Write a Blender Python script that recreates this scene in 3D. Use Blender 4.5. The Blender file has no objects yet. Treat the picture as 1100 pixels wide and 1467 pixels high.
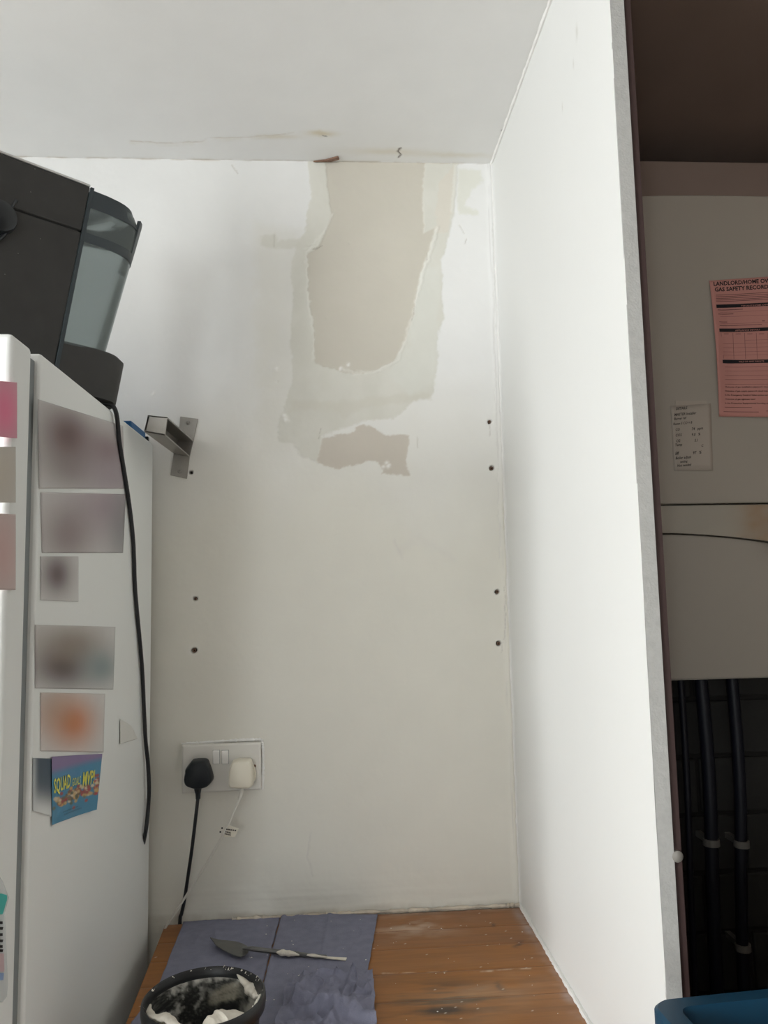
import bpy, math, random
import numpy as np
from mathutils import Vector, Matrix

S = bpy.context.scene
COL = S.collection
rng = random.Random(7)

# ------------------------------------------------------------------ camera
F, YAW, PITCH, ROLL = 1089.85, 0.0646, 0.1039, -0.0219
CAM = Vector((-0.003, -1.4673, 1.486))
fw = Vector((math.sin(YAW)*math.cos(PITCH), math.cos(YAW)*math.cos(PITCH), math.sin(PITCH)))
r0 = Vector((math.cos(YAW), -math.sin(YAW), 0)); u0 = r0.cross(fw)
rt = r0*math.cos(ROLL) + u0*math.sin(ROLL); up = -r0*math.sin(ROLL) + u0*math.cos(ROLL)
cd = bpy.data.cameras.new('camera'); cam = bpy.data.objects.new('camera', cd); COL.objects.link(cam)
m = Matrix.Identity(4)
for i in range(3):
    m[i][0], m[i][1], m[i][2], m[i][3] = rt[i], up[i], -fw[i], CAM[i]
cam.matrix_world = m
cd.sensor_fit = 'HORIZONTAL'; cd.sensor_width = 36; cd.lens = F/1100*36; cd.clip_start = 0.02
S.camera = cam

# ------------------------------------------------------------------ world, light, exposure
S.view_settings.view_transform = 'Standard'; S.view_settings.look = 'None'
S.view_settings.exposure = 0.12; S.view_settings.gamma = 1.0; S.view_settings.use_curve_mapping = False
w = bpy.data.worlds.new('daylight'); S.world = w; w.use_nodes = True
w.node_tree.nodes['Background'].inputs[0].default_value = (0.90, 0.96, 1.0, 1)
w.node_tree.nodes['Background'].inputs[1].default_value = 17.0
def area(name, loc, rot, sx, sy, power, color, portal=False):
    l = bpy.data.lights.new(name, 'AREA'); l.shape = 'RECTANGLE'; l.size = sx; l.size_y = sy
    l.energy = power; l.color = color; l.cycles.is_portal = portal
    o = bpy.data.objects.new(name, l); COL.objects.link(o); o.location = loc; o.rotation_euler = rot
    return o
WX, WY0, WY1, WZ0, WZ1 = -2.30, -2.78, -1.85, 0.85, 2.0      # window in the left wall
area('window_portal', (WX-0.08, (WY0+WY1)/2, (WZ0+WZ1)/2), (0, -math.pi/2, 0), WZ1-WZ0, WY1-WY0, 1, (1, 1, 1), True)
area('window_daylight', (WX-0.10, (WY0+WY1)/2, (WZ0+WZ1)/2), (0, -math.pi/2, 0), WZ1-WZ0, WY1-WY0, 54, (1.0, 0.985, 0.95))
VX0, VX1, VZ0, VZ1 = -1.45, -.95, 1.05, 2.0                      # added opening behind the camera, out of view, for fill light
area('fill_window_portal', ((VX0+VX1)/2, -4.08, (VZ0+VZ1)/2), (math.pi/2, 0, 0), VX1-VX0, VZ1-VZ0, 1, (1, 1, 1), True)
S.cycles.max_bounces = 10; S.cycles.diffuse_bounces = 6
S.cycles.sample_clamp_indirect = 4

# ------------------------------------------------------------------ fitted places
XR, H, YP = 0.3307, 2.3576, -0.6532        # white panel face, ceiling height, panel front edge
XF, ZF = -0.3435, 1.7763                   # fridge side face, fridge top
ZW = 0.90                                  # worktop
TH = 0.0171
YB = -0.335                                # boiler front

def U(px, py, axis, val):
    """measured point -> the real place on the plane axis = val"""
    d = rt*((px-550)/F) - up*((py-733.5)/F) + fw
    k = 'xyz'.index(axis)
    return CAM + d*((val-CAM[k])/d[k])
def UP(px, py, p, n):
    d = rt*((px-550)/F) - up*((py-733.5)/F) + fw
    return CAM + d*((p-CAM).dot(n)/d.dot(n))

def lin(r, g, b):
    f = lambda c: (c/255/12.92) if c/255 <= 0.04045 else ((c/255+0.055)/1.055)**2.4
    return (f(r), f(g), f(b), 1)

# ------------------------------------------------------------------ materials
def mat(name, col, rough=0.6, metal=0.0, var=0.0, vscale=8.0, bump=0.0, bscale=60.0, spec=0.5, attr=None, stretch=(1, 1, 1), trans=0.0, coat=0.0, ior=1.45, emis=None):
    m = bpy.data.materials.new(name); m.use_nodes = True
    nt = m.node_tree; b = nt.nodes['Principled BSDF']
    b.inputs['Base Color'].default_value = col if len(col) == 4 else (*col, 1)
    b.inputs['Roughness'].default_value = rough; b.inputs['Metallic'].default_value = metal
    b.inputs['Specular IOR Level'].default_value = spec
    b.inputs['Transmission Weight'].default_value = trans; b.inputs['Coat Weight'].default_value = coat
    b.inputs['IOR'].default_value = ior
    tc = nt.nodes.new('ShaderNodeTexCoord'); mp = nt.nodes.new('ShaderNodeMapping')
    mp.inputs['Scale'].default_value = stretch
    nt.links.new(tc.outputs['Object'], mp.inputs['Vector'])
    src = None
    if attr:
        a = nt.nodes.new('ShaderNodeAttribute'); a.attribute_name = attr; src = a.outputs['Color']
    n = nt.nodes.new('ShaderNodeTexNoise'); n.inputs['Scale'].default_value = vscale; n.inputs['Detail'].default_value = 6
    nt.links.new(mp.outputs[0], n.inputs['Vector'])
    mr = nt.nodes.new('ShaderNodeMapRange'); mr.inputs['From Min'].default_value = 0.3; mr.inputs['From Max'].default_value = 0.7
    mr.inputs['To Min'].default_value = 1-var; mr.inputs['To Max'].default_value = 1+var
    nt.links.new(n.outputs['Fac'], mr.inputs['Value'])
    vm = nt.nodes.new('ShaderNodeVectorMath'); vm.operation = 'SCALE'
    if src: nt.links.new(src, vm.inputs[0])
    else: vm.inputs[0].default_value = b.inputs['Base Color'].default_value[:3]
    nt.links.new(mr.outputs[0], vm.inputs['Scale']); nt.links.new(vm.outputs[0], b.inputs['Base Color'])
    if bump:
        n2 = nt.nodes.new('ShaderNodeTexNoise'); n2.inputs['Scale'].default_value = bscale; n2.inputs['Detail'].default_value = 5
        nt.links.new(mp.outputs[0], n2.inputs['Vector'])
        bp = nt.nodes.new('ShaderNodeBump'); bp.inputs['Strength'].default_value = bump; bp.inputs['Distance'].default_value = 0.002
        nt.links.new(n2.outputs['Fac'], bp.inputs['Height']); nt.links.new(bp.outputs[0], b.inputs['Normal'])
    return m

M = {}
M['plaster'] = mat('painted_plaster', (.8, .8, .8), .62, attr='tone', var=.015, vscale=14, bump=.12, bscale=70, spec=.35)
M['attr'] = mat('printed_surface', (.8, .8, .8), .5, attr='tone', var=.02, vscale=30)
M['glossprint'] = mat('glossy_print', (.8, .8, .8), .3, attr='tone', var=.01, vscale=30)
M['white_wall'] = mat('white_wall_paint', (.80, .79, .77), .6, var=.02, vscale=5, bump=.1)
M['panel'] = mat('white_panel_paint', (.86, .865, .85), .55, attr='tone', var=.012, vscale=3, bump=.10, bscale=55, spec=.4, stretch=(1, 1, .25))
M['panel_edge'] = mat('grey_panel_edge', (.40, .40, .385), .75, var=.06, vscale=160, bump=.35, bscale=400)
M['brown_board'] = mat('brown_board', (.046, .027, .025), .55, var=.12, vscale=20, stretch=(1, 1, .1))
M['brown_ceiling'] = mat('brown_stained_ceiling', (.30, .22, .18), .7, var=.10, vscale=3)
M['floor'] = mat('floor_vinyl', (.42, .38, .33), .5, var=.1)
M['fridge'] = mat('fridge_enamel', (.77, .79, .775), .42, var=.015, vscale=2, bump=.05, bscale=150, spec=.5)
M['gasket'] = mat('grey_gasket', (.21, .23, .235), .6)
M['black_matte'] = mat('black_matt_case', (.036, .035, .033), .55, var=.08, vscale=40, spec=.35)
M['black_gloss'] = mat('black_plastic', (.012, .014, .016), .32, spec=.5)
M['frame_dark'] = mat('dark_blue_grey_plastic', (.030, .040, .046), .4)
M['smoke'] = mat('smoked_plastic', (.34, .39, .39), .22, trans=.72, ior=1.15, spec=.6)
M['steel'] = mat('brushed_steel', (.33, .315, .29), .42, metal=.9, var=.05, vscale=60, stretch=(1, 8, 1))
M['steel_dark'] = mat('shaded_mill_steel', (.16, .15, .14), .45, metal=.85)  # darker copy of the steel, shade inside the arm put into its colour
M['screw'] = mat('screw_metal', (.30, .29, .27), .4, metal=.9)
M['socket'] = mat('aged_white_plastic', (.66, .645, .60), .38, var=.02, vscale=20)
M['switch'] = mat('white_switch_plastic', (.82, .81, .78), .2)
M['black_plug'] = mat('black_plug_rubber', (.010, .014, .018), .45, spec=.4)
M['cream'] = mat('cream_plastic', (.74, .70, .59), .38, var=.02)
M['white_cable'] = mat('white_cable', (.66, .65, .59), .5)
M['black_cable'] = mat('black_cable', (.012, .013, .016), .45)
M['wood_end'] = mat('worktop_underside', (.22, .11, .05), .6)
M['paper'] = mat('blue_paper_towel', (.215, .220, .290), .9, var=.08, vscale=60, bump=.5, bscale=700, spec=.1)
M['tub'] = mat('black_tub_plastic', (.013, .014, .015), .42, var=.1, vscale=30)
M['wet_plaster'] = mat('wet_plaster', (.66, .62, .54), .6, var=.10, vscale=60, bump=.5, bscale=120)
M['grey_smear'] = mat('thin_plaster_film', (.8, .8, .8), .75, attr='tone', var=.25, vscale=60, bump=.4, bscale=150)
M['tool'] = mat('dull_tool_steel', (.17, .17, .165), .45, metal=.75, var=.15, vscale=40)
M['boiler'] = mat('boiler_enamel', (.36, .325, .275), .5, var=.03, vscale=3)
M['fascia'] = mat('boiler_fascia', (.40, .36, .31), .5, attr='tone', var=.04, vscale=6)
M['dark_gap'] = mat('dark_gap', (.01, .01, .01), .8)
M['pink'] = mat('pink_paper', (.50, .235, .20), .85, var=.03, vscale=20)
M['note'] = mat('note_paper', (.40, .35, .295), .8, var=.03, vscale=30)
M['ink'] = mat('black_ink', (.012, .010, .012), .8)
M['faint_ink'] = mat('thin_print_ink', (.12, .05, .05), .8)
M['pen'] = mat('pen_ink', (.035, .03, .028), .8)
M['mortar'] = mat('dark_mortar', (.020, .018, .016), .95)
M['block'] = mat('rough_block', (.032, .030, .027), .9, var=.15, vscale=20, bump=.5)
M['pipe'] = mat('dark_pipe', (.010, .011, .018), .5)
M['clip'] = mat('pipe_clip_plastic', (.20, .19, .17), .6)
M['basin'] = mat('blue_plastic', (.003, .042, .085), .42, var=.05, vscale=12)
M['red'] = mat('red_cloth', (.16, .012, .025), .9)
M['bluefolder'] = mat('blue_card', (.02, .13, .32), .5)
M['teal'] = mat('teal_plastic', (.03, .42, .38), .35)
M['clear'] = mat('clear_plastic', (.75, .78, .78), .25, trans=.3, ior=1.2)
M['label'] = mat('bottle_label', (.8, .8, .8), .5, attr='tone')
M['lamp'] = mat('white_ceramic', (.8, .8, .8), .4)
M['rust'] = mat('bare_brown_plaster', (.20, .12, .085), .9, var=.2, vscale=90, bump=.6, bscale=200)
M['flake'] = mat('white_plaster_flake', (.78, .77, .73), .8)
M['yellow'] = mat('yellow_print', (.72, .70, .10), .5)
M['slate_ink'] = mat('slate_blue_ink', (.05, .08, .11), .5)  # dark slate tone of the leaflet's fine print

# wood with grain along x, stains and pale scratches
def wood():
    m = bpy.data.materials.new('worn_orange_wood'); m.use_nodes = True; nt = m.node_tree; b = nt.nodes['Principled BSDF']
    b.inputs['Roughness'].default_value = .5; b.inputs['Coat Weight'].default_value = .03; b.inputs['Coat Roughness'].default_value = .3
    a = nt.nodes.new('ShaderNodeAttribute'); a.attribute_name = 'tone'
    tc = nt.nodes.new('ShaderNodeTexCoord'); mp = nt.nodes.new('ShaderNodeMapping'); mp.inputs['Scale'].default_value = (4, 42, 10)
    nt.links.new(tc.outputs['Object'], mp.inputs[0])
    n = nt.nodes.new('ShaderNodeTexNoise'); n.inputs['Scale'].default_value = 2.2; n.inputs['Detail'].default_value = 8; n.inputs['Distortion'].default_value = .6
    nt.links.new(mp.outputs[0], n.inputs['Vector'])
    mr = nt.nodes.new('ShaderNodeMapRange'); mr.inputs[1].default_value = .3; mr.inputs[2].default_value = .7; mr.inputs[3].default_value = .84; mr.inputs[4].default_value = 1.14
    nt.links.new(n.outputs['Fac'], mr.inputs['Value'])
    v = nt.nodes.new('ShaderNodeVectorMath'); v.operation = 'SCALE'
    nt.links.new(a.outputs['Color'], v.inputs[0]); nt.links.new(mr.outputs[0], v.inputs['Scale']); nt.links.new(v.outputs[0], b.inputs['Base Color'])
    bp = nt.nodes.new('ShaderNodeBump'); bp.inputs['Strength'].default_value = .15; bp.inputs['Distance'].default_value = .001
    nt.links.new(n.outputs['Fac'], bp.inputs['Height']); nt.links.new(bp.outputs[0], b.inputs['Normal'])
    return m
M['wood'] = wood()

# ------------------------------------------------------------------ mesh helpers
class MB:
    def __init__(s): s.v = []; s.f = []
    def add(s, v, f):
        o = len(s.v); s.v += [tuple(p) for p in v]; s.f += [tuple(i+o for i in q) for q in f]; return s
    def box(s, lo, hi, mtx=None):
        x0, y0, z0 = lo; x1, y1, z1 = hi
        v = [Vector(p) for p in ((x0,y0,z0),(x1,y0,z0),(x1,y1,z0),(x0,y1,z0),(x0,y0,z1),(x1,y0,z1),(x1,y1,z1),(x0,y1,z1))]
        if mtx: v = [mtx @ p for p in v]
        return s.add(v, [(0,3,2,1),(4,5,6,7),(0,1,5,4),(1,2,6,5),(2,3,7,6),(3,0,4,7)])
    def loft(s, rings, cap=True, closed=True):
        n = len(rings[0]); v = [p for r in rings for p in r]; f = []
        for k in range(len(rings)-1):
            for i in range(n if closed else n-1):
                j = (i+1) % n
                f.append((k*n+i, k*n+j, (k+1)*n+j, (k+1)*n+i))
        if cap: f.append(tuple(range(n))[::-1]); f.append(tuple((len(rings)-1)*n+i for i in range(n)))
        return s.add(v, f)
    def prism(s, poly, d):
        d = Vector(d); return s.loft([[Vector(p) for p in poly], [Vector(p)+d for p in poly]])
    def tube(s, pts, r, n=10, cap=True):
        pts = [Vector(p) for p in pts]; rings = []; ref = Vector((0.3, 0.9, 0.2))
        for i, p in enumerate(pts):
            t = (pts[min(i+1, len(pts)-1)]-pts[max(i-1, 0)]).normalized()
            a = t.cross(ref).normalized(); b = t.cross(a)
            rr = r[i] if isinstance(r, (list, tuple)) else r
            rings.append([p + a*rr*math.cos(2*math.pi*k/n) + b*rr*math.sin(2*math.pi*k/n) for k in range(n)])
        return s.loft(rings, cap)
    def lathe(s, prof, c, n=48, axis=(0, 0, 1)):
        ax = Vector(axis).normalized(); a = ax.orthogonal().normalized(); b = ax.cross(a); c = Vector(c)
        return s.loft([[c + ax*z + (a*math.cos(2*math.pi*k/n)+b*math.sin(2*math.pi*k/n))*max(r, 1e-5) for k in range(n)] for r, z in prof])
    def build(s, name, m, parent=None, bevel=0, smooth=True, ang=35, segs=2, subsurf=0):
        me = bpy.data.meshes.new(name); me.from_pydata(s.v, [], s.f); me.update()
        import bmesh
        bm = bmesh.new(); bm.from_mesh(me); bmesh.ops.recalc_face_normals(bm, faces=bm.faces); bm.to_mesh(me); bm.free()
        me.materials.append(m)
        if smooth:
            me.polygons.foreach_set('use_smooth', [True]*len(me.polygons)); me.set_sharp_from_angle(angle=math.radians(ang))
        o = bpy.data.objects.new(name, me); COL.objects.link(o)
        if parent: o.parent = parent; o.matrix_parent_inverse = parent.matrix_world.inverted()
        if bevel:
            b = o.modifiers.new('bevel', 'BEVEL'); b.width = bevel; b.segments = segs; b.limit_method = 'ANGLE'; b.angle_limit = math.radians(30)
        if subsurf:
            b = o.modifiers.new('sub', 'SUBSURF'); b.levels = subsurf; b.render_levels = subsurf
        return o
def smoothpath(pts, k=8):
    pts = [Vector(p) for p in pts]; out = []
    for i in range(len(pts)-1):
        p0, p1, p2, p3 = pts[max(i-1, 0)], pts[i], pts[i+1], pts[min(i+2, len(pts)-1)]
        for j in range(k):
            t = j/k
            out.append(.5*((2*p1)+(p2-p0)*t+(2*p0-5*p1+4*p2-p3)*t*t+(3*p1-3*p2+p3-p0)*t**3))
    return out+[pts[-1]]
def tag(o, label, cat, group=None, kind=None):
    o['label'] = label; o['category'] = cat
    if group: o['group'] = group
    if kind: o['kind'] = kind
    return o
def thing(name, label, cat, loc=(0, 0, 0), group=None):
    o = bpy.data.objects.new(name, None); COL.objects.link(o); o.location = loc; o.empty_display_size = .05
    bpy.context.view_layer.update()
    return tag(o, label, cat, group)
def struct(o): o['kind'] = 'structure'; return o

# numpy noise
_r = np.random.RandomState(3); LAT = _r.rand(256, 256)
def vnoise(x, y):
    xi = np.floor(x).astype(int); yi = np.floor(y).astype(int); fx = x-xi; fy = y-yi
    fx = fx*fx*(3-2*fx); fy = fy*fy*(3-2*fy)
    g = lambda a, b: LAT[a & 255, b & 255]
    return (g(xi, yi)*(1-fx)+g(xi+1, yi)*fx)*(1-fy)+(g(xi, yi+1)*(1-fx)+g(xi+1, yi+1)*fx)*fy
def fbm(x, y, o=4):
    s = 0; a = .5; t = 0
    for k in range(o): s = s+a*vnoise(x*2**k+17*k, y*2**k+31*k); t += a; a *= .55
    return s/t-.5
def sd(poly, A, B):
    """signed distance to a polygon, negative inside"""
    d = np.full(A.shape, 1e9); ins = np.zeros(A.shape, bool); n = len(poly)
    for i in range(n):
        ax, ay = poly[i]; bx, by = poly[(i+1) % n]
        ex, ey = bx-ax, by-ay; wx, wy = A-ax, B-ay
        t = np.clip((wx*ex+wy*ey)/(ex*ex+ey*ey+1e-12), 0, 1)
        d = np.minimum(d, (wx-ex*t)**2+(wy-ey*t)**2)
        c = ((ay > B) != (by > B)) & (A < (bx-ax)*(B-ay)/(by-ay+1e-12)+ax); ins ^= c
    d = np.sqrt(d); return np.where(ins, -d, d)
def dl(pts, A, B):
    d = np.full(A.shape, 1e9)
    for (ax, ay), (bx, by) in zip(pts[:-1], pts[1:]):
        ex, ey = bx-ax, by-ay; wx, wy = A-ax, B-ay
        t = np.clip((wx*ex+wy*ey)/(ex*ex+ey*ey+1e-12), 0, 1)
        d = np.minimum(d, (wx-ex*t)**2+(wy-ey*t)**2)
    return np.sqrt(d)
def sm(d, soft): return np.clip(.5-d/(2*soft), 0, 1)
def gauss(A, B, c, sx, sy=None, rot=0):
    sy = sy or sx; a = A-c[0]; b = B-c[1]; cs, sn = math.cos(rot), math.sin(rot)
    a, b = a*cs+b*sn, -a*sn+b*cs
    return np.exp(-.5*((a/sx)**2+(b/sy)**2))
def mixc(c, k, col): return c*(1-k[..., None])+np.array(col[:3])*k[..., None]

def sheet(name, P, a, b, na, nb, fn, m, parent=None, smooth=True):
    """grid surface: P(A,B,D)->xyz arrays, fn(A,B)->(colour, displacement)"""
    A, B = np.meshgrid(np.linspace(a[0], a[1], na), np.linspace(b[0], b[1], nb), indexing='ij')
    col, D = fn(A, B); X, Y, Z = P(A, B, D)
    co = np.stack([X, Y, Z], -1).reshape(-1, 3)
    idx = np.arange(na*nb).reshape(na, nb)
    q = np.stack([idx[:-1, :-1], idx[1:, :-1], idx[1:, 1:], idx[:-1, 1:]], -1).reshape(-1, 4)
    me = bpy.data.meshes.new(name)
    me.vertices.add(len(co)); me.vertices.foreach_set('co', co.ravel())
    me.loops.add(q.size); me.loops.foreach_set('vertex_index', q.ravel())
    me.polygons.add(len(q)); me.polygons.foreach_set('loop_start', np.arange(0, q.size, 4))
    me.update(calc_edges=True); me.validate()
    if smooth: me.polygons.foreach_set('use_smooth', np.ones(len(q), bool))
    at = me.color_attributes.new('tone', 'FLOAT_COLOR', 'POINT')
    c4 = np.ones((len(co), 4)); c4[:, :3] = np.clip(col.reshape(-1, 3), 0, 1); at.data.foreach_set('color', c4.ravel())
    me.materials.append(m)
    o = bpy.data.objects.new(name, me); COL.objects.link(o)
    if parent: o.parent = parent; o.matrix_parent_inverse = parent.matrix_world.inverted()
    return o
def tone_all(o, col):
    me = o.data; at = me.color_attributes.new('tone', 'FLOAT_COLOR', 'POINT')
    c4 = np.ones((len(me.vertices), 4)); c4[:, :3] = col[:3]; at.data.foreach_set('color', c4.ravel())

def letters(mb, txt, size, origin, ax, ay, shear=0, sx=1, bold=0):
    """real letter outlines laid on the plane through origin with axes ax, ay"""
    c = bpy.data.curves.new('t', 'FONT'); c.body = txt; c.size = size; c.resolution_u = 2; c.offset = bold
    o = bpy.data.objects.new('t', c); COL.objects.link(o)
    me = bpy.data.meshes.new_from_object(o.evaluated_get(bpy.context.evaluated_depsgraph_get()))
    v = [Vector(origin)+ax*((p.co.x+shear*p.co.y)*sx)+ay*p.co.y for p in me.vertices]
    mb.add(v, [tuple(p.vertices) for p in me.polygons])
    bpy.data.objects.remove(o); bpy.data.curves.remove(c); bpy.data.meshes.remove(me)

# ================================================================== THE SETTING
# back wall slab with its plaster coat
wall = struct(MB().box((-2.4, .012, 0), (1.0, .14, 2.55)).build('wall_back', M['white_wall'], smooth=False))

def W(px, py): p = U(px, py, 'y', 0); return (p.x, p.z)
def WC(X, Y): return W(340+X*.3818, 170+Y*.3819)          # measured in the enlarged crop of the patch
outer = [WC(*p) for p in ((262,160),(268,230),(276,300),(258,350),(255,430),(222,480),(208,540),(205,600),(214,660),(205,760),(206,850),(208,980),(192,1030),(178,1100),(146,1175),(152,1205),(205,1215),(250,1270),(310,1300),
    (320,1190),(420,1150),(500,1130),(580,1130),(640,1080),(660,1056),(722,1050),(738,1010),(752,940),(748,850),(752,790),(778,750),(768,640),(765,520),(792,440),(812,360),(828,160))]
inner = [WC(*p) for p in ((330,155),(336,240),(352,350),(330,430),(300,488),(262,506),(266,640),(284,760),(290,910),(340,935),(400,955),(450,960),(510,950),(585,912),(632,830),(662,735),(680,600),(712,510),(742,410),(700,430),(696,250),(705,155))]
inner2 = [WC(*p) for p in ((755,250),(812,170),(810,230),(800,350),(790,430),(742,430))]
band = [WC(*p) for p in ((205,1060),(380,1060),(540,1040),(722,1030),(722,1055),(560,1070),(460,1085),(400,1125),(360,1090),(200,1100))]
low = [WC(*p) for p in ((300,1290),(322,1195),(400,1180),(430,1178),(455,1152),(490,1148),(560,1185),(645,1190),(640,1240),(625,1280),(652,1340),(545,1335),(530,1292),(490,1285),(440,1300),(390,1310),(370,1322),(320,1298))]
smear1 = [WC(*p) for p in ((84,435),(138,430),(150,460),(240,450),(240,490),(150,488),(92,478))]
smear2 = [WC(*p) for p in ((830,190),(916,190),(918,240),(880,265),(870,300),(850,330),(908,345),(905,362),(830,360),(825,300))]
ridgeR = [WC(*p) for p in ((748,410),(722,500),(692,590),(672,690),(640,800),(600,905),(520,948),(440,958),(390,940))]
ridgeL = [WC(*p) for p in ((360,355),(335,420),(262,505),(262,600),(280,740),(290,900))]
ridgeT = [WC(*p) for p in ((822,170),(815,260),(806,350))]
lip = [WC(*p) for p in ((250,490),(300,480),(330,425),(362,352),(352,350),(330,430),(302,490))]
wash = [W(*p) for p in ((366,320),(430,330),(430,640),(372,650))]
wash2 = [WC(*p) for p in ((675,560),(760,560),(745,1000),(640,1040),(560,950),(640,860))]
holes = [(701,604,.0036),(704,671,.0046),(712,848,.0042),(714,922,.0042),(280,858,.0034),(278,932,.0046),(273.5,677,.0032)]
holes = [(*W(x, y), r) for x, y, r in holes]

def wall_fn(A, B):
    n1 = fbm(A*40, B*40); n2 = fbm(A*140+9, B*140); A2 = A+n1*.012+n2*.007; B2 = B+fbm(A*40+50, B*40)*.012+fbm(A*150, B*150+40)*.007
    zmid = W(500, 600)[1]
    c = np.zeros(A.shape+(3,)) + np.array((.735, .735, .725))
    # greyer beige lower down, whiter near the ceiling
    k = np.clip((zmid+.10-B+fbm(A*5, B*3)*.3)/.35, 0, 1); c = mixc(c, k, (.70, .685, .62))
    k = sm(A-W(372, 0)[0]+fbm(A*8, B*6)*.05, .045)*np.clip((B-zmid)/.2, 0, 1); c = mixc(c, k*.8, (.69, .69, .675))  # upper left dulled in the paint, for the coffee machine's shadow
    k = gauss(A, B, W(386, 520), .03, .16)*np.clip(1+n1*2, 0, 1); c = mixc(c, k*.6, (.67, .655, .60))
    c = mixc(c, sm(sd(wash, A2, B2), .012)*.5, (.67, .655, .60))
    D = fbm(A*7, B*7)*.0022+n1*.0006+n2*.00018
    do = sd(outer, A2, B2); k = sm(do, .0022); c = mixc(c, k*.92, (.60, .59, .53)); D += k*.0005
    c = mixc(c, k*np.clip(fbm(A*25+8, B*18)*1.6+.2, 0, .6), (.66, .65, .60))
    c = mixc(c, sm(sd(wash2, A2, B2), .006)*.45, (.655, .665, .62))
    c = mixc(c, sm(sd(smear1, A2, B2), .003)*.75, (.61, .60, .54)); c = mixc(c, sm(sd(smear2, A2, B2), .003)*.7, (.65, .65, .575))
    c = mixc(c, sm(sd(band, A2, B2), .004)*.5, (.58, .56, .49))
    di = sd(inner, A+n2*.006+n1*.004, B+n1*.005+n2*.004); k = sm(di, .0012); c = mixc(c, k*.95, (.53, .50, .435)); D -= k*.0013
    c = mixc(c, sm(sd(inner2, A2, B2), .002)*.7, (.63, .59, .52))
    dw = sd(low, A2, B2); k = sm(dw, .0015); c = mixc(c, k*.9, (.53, .485, .42)); D -= k*.0008
    for line, h, wd in ((ridgeR, .0016, .003), (ridgeL, .0007, .0025), (ridgeT, .001, .003)):
        k = np.exp(-(dl(line, A2, B2)/wd)**2); D += h*k; c = mixc(c, k*.45, (.74, .73, .68))  # ridges raised, and painted paler for their highlight
    k = sm(sd(lip, A2, B2), .002); D += k*.0014; c = mixc(c, k*.5, (.70, .69, .63))
    # scratches and faint scars
    for pts, wd, col, s in (
        ([WC(318,475),WC(303,490),WC(285,496)], .0010, (.30,.27,.22), .7),
        ([WC(712,500),WC(706,530)], .0010, (.35,.32,.28), .6), ([WC(664,705),WC(655,760)], .0010, (.35,.32,.28), .6),
        ([WC(315,1165),WC(308,1200)], .0010, (.40,.38,.34), .6), ([WC(672,1195),WC(676,1235)], .0012, (.58,.57,.52), .8),
        ([WC(135,435),WC(137,478)], .0014, (.52,.51,.46), .8), ([WC(835,400),WC(852,432)], .001, (.55,.54,.5), .7),
        ([WC(860,455),WC(852,470)], .001, (.5,.48,.45), .8),
        ([WC(948,1150),WC(948,1190)], .0009, (.5,.48,.45), .7),
        ([W(333,236),W(341,248)], .0012, (.5,.48,.44), .8), ([W(722,840),W(724,880),W(719,935)], .0008, (.45,.43,.40), .6),
        ([W(720,720),W(721,760)], .0010, (.55,.53,.44), .6), ([W(706,320),W(709,560),W(716,800)], .0010, (.60,.59,.56), .5),
        ([W(446,1195),W(440,1225),W(448,1255)], .0016, (.60,.58,.54), .5), ([W(566,775),W(575,800)], .003, (.62,.60,.57), .4),
        ([W(572,790),W(600,770),W(650,800)], .008, (.66,.64,.60), .35)):
        k = np.exp(-(dl(pts, A2*.6+A*.4, B2*.6+B*.4)/wd)**2)*s; c = mixc(c, k, col); D -= k*.0006
    # horizontal trowel marks at the foot of the wall
    z1 = W(500, 1240)[1]; k = np.clip((z1-B)/.05, 0, 1); D += k*(fbm(A*5, B*60)*.0016)
    zb = ZW
    k = np.clip((zb+.014+fbm(A*20, B*3)*.016-B)/.008, 0, 1)*np.clip(fbm(A*30+5, B*5)*2+.6, 0, 1); c = mixc(c, k*.55, (.46, .42, .36))
    # broken brownish line under the ceiling joint
    k = np.exp(-((H-B)/.0022)**2)*np.clip(fbm(A*30, B*4)*4+.35, 0, 1); c = mixc(c, k*.8, (.42, .37, .30))
    # beaded corner with the panel, irregular line of shade painted beside it
    k = np.exp(-((A-XR+.006)/.006)**2); D += k*.0018; 
    k = np.exp(-((A-XR+.010+fbm(A*3, B*9)*.008)/.0012)**2); c = mixc(c, k*.35*np.clip(fbm(A*3, B*14)*5+.3, 0, 1), (.42, .41, .40))
    # drilled fixing holes with crumbled edges
    for hx, hz, hr in holes:
        r = np.sqrt((A-hx+n2*.003)**2+(B-hz+n1*.004)**2)
        k = np.exp(-(r/(hr*1.9))**2)*.5; c = mixc(c, k, (.78, .77, .74))
        k = sm(r-hr, .0010); c = mixc(c, k, (.022, .018, .014)); D -= k*.008
    for p in ((226, 678), (218, 563), (397, 547), (384, 530), (467, 455), (500, 348)):
        hx, hz = W(*p); r = np.hypot(A-hx, B-hz); D -= np.exp(-(r/.002)**2)*.001
    for p in ((395, 530), (497, 523), (488, 530), (549, 672), (552, 664), (556, 670), (410, 596), (412, 602), (218, 562)):
        hx, hz = W(*p); r = np.hypot(A2-hx, B2-hz); k = np.exp(-(r/.004)**2); D += k*.0015; c = mixc(c, k, (.80, .79, .76))
    return c, D
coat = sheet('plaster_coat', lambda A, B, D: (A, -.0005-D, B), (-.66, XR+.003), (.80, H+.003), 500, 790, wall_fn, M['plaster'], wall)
# plastic wall plugs left in the holes
for hx, hz, hr in holes[:6]:
    g = MB(); n = 14
    rings = [[Vector((hx+r*math.cos(2*math.pi*i/n)*(1 if i % 7 else .6), y, hz+r*math.sin(2*math.pi*i/n))) for i in range(n)] for r, y in ((hr*.75, .006), (hr*.75, -.0008), (hr*.45, -.0012), (hr*.45, .005))]
    g.loft(rings, cap=False); g.build('wall_plug', M['rust'], wall)

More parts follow.
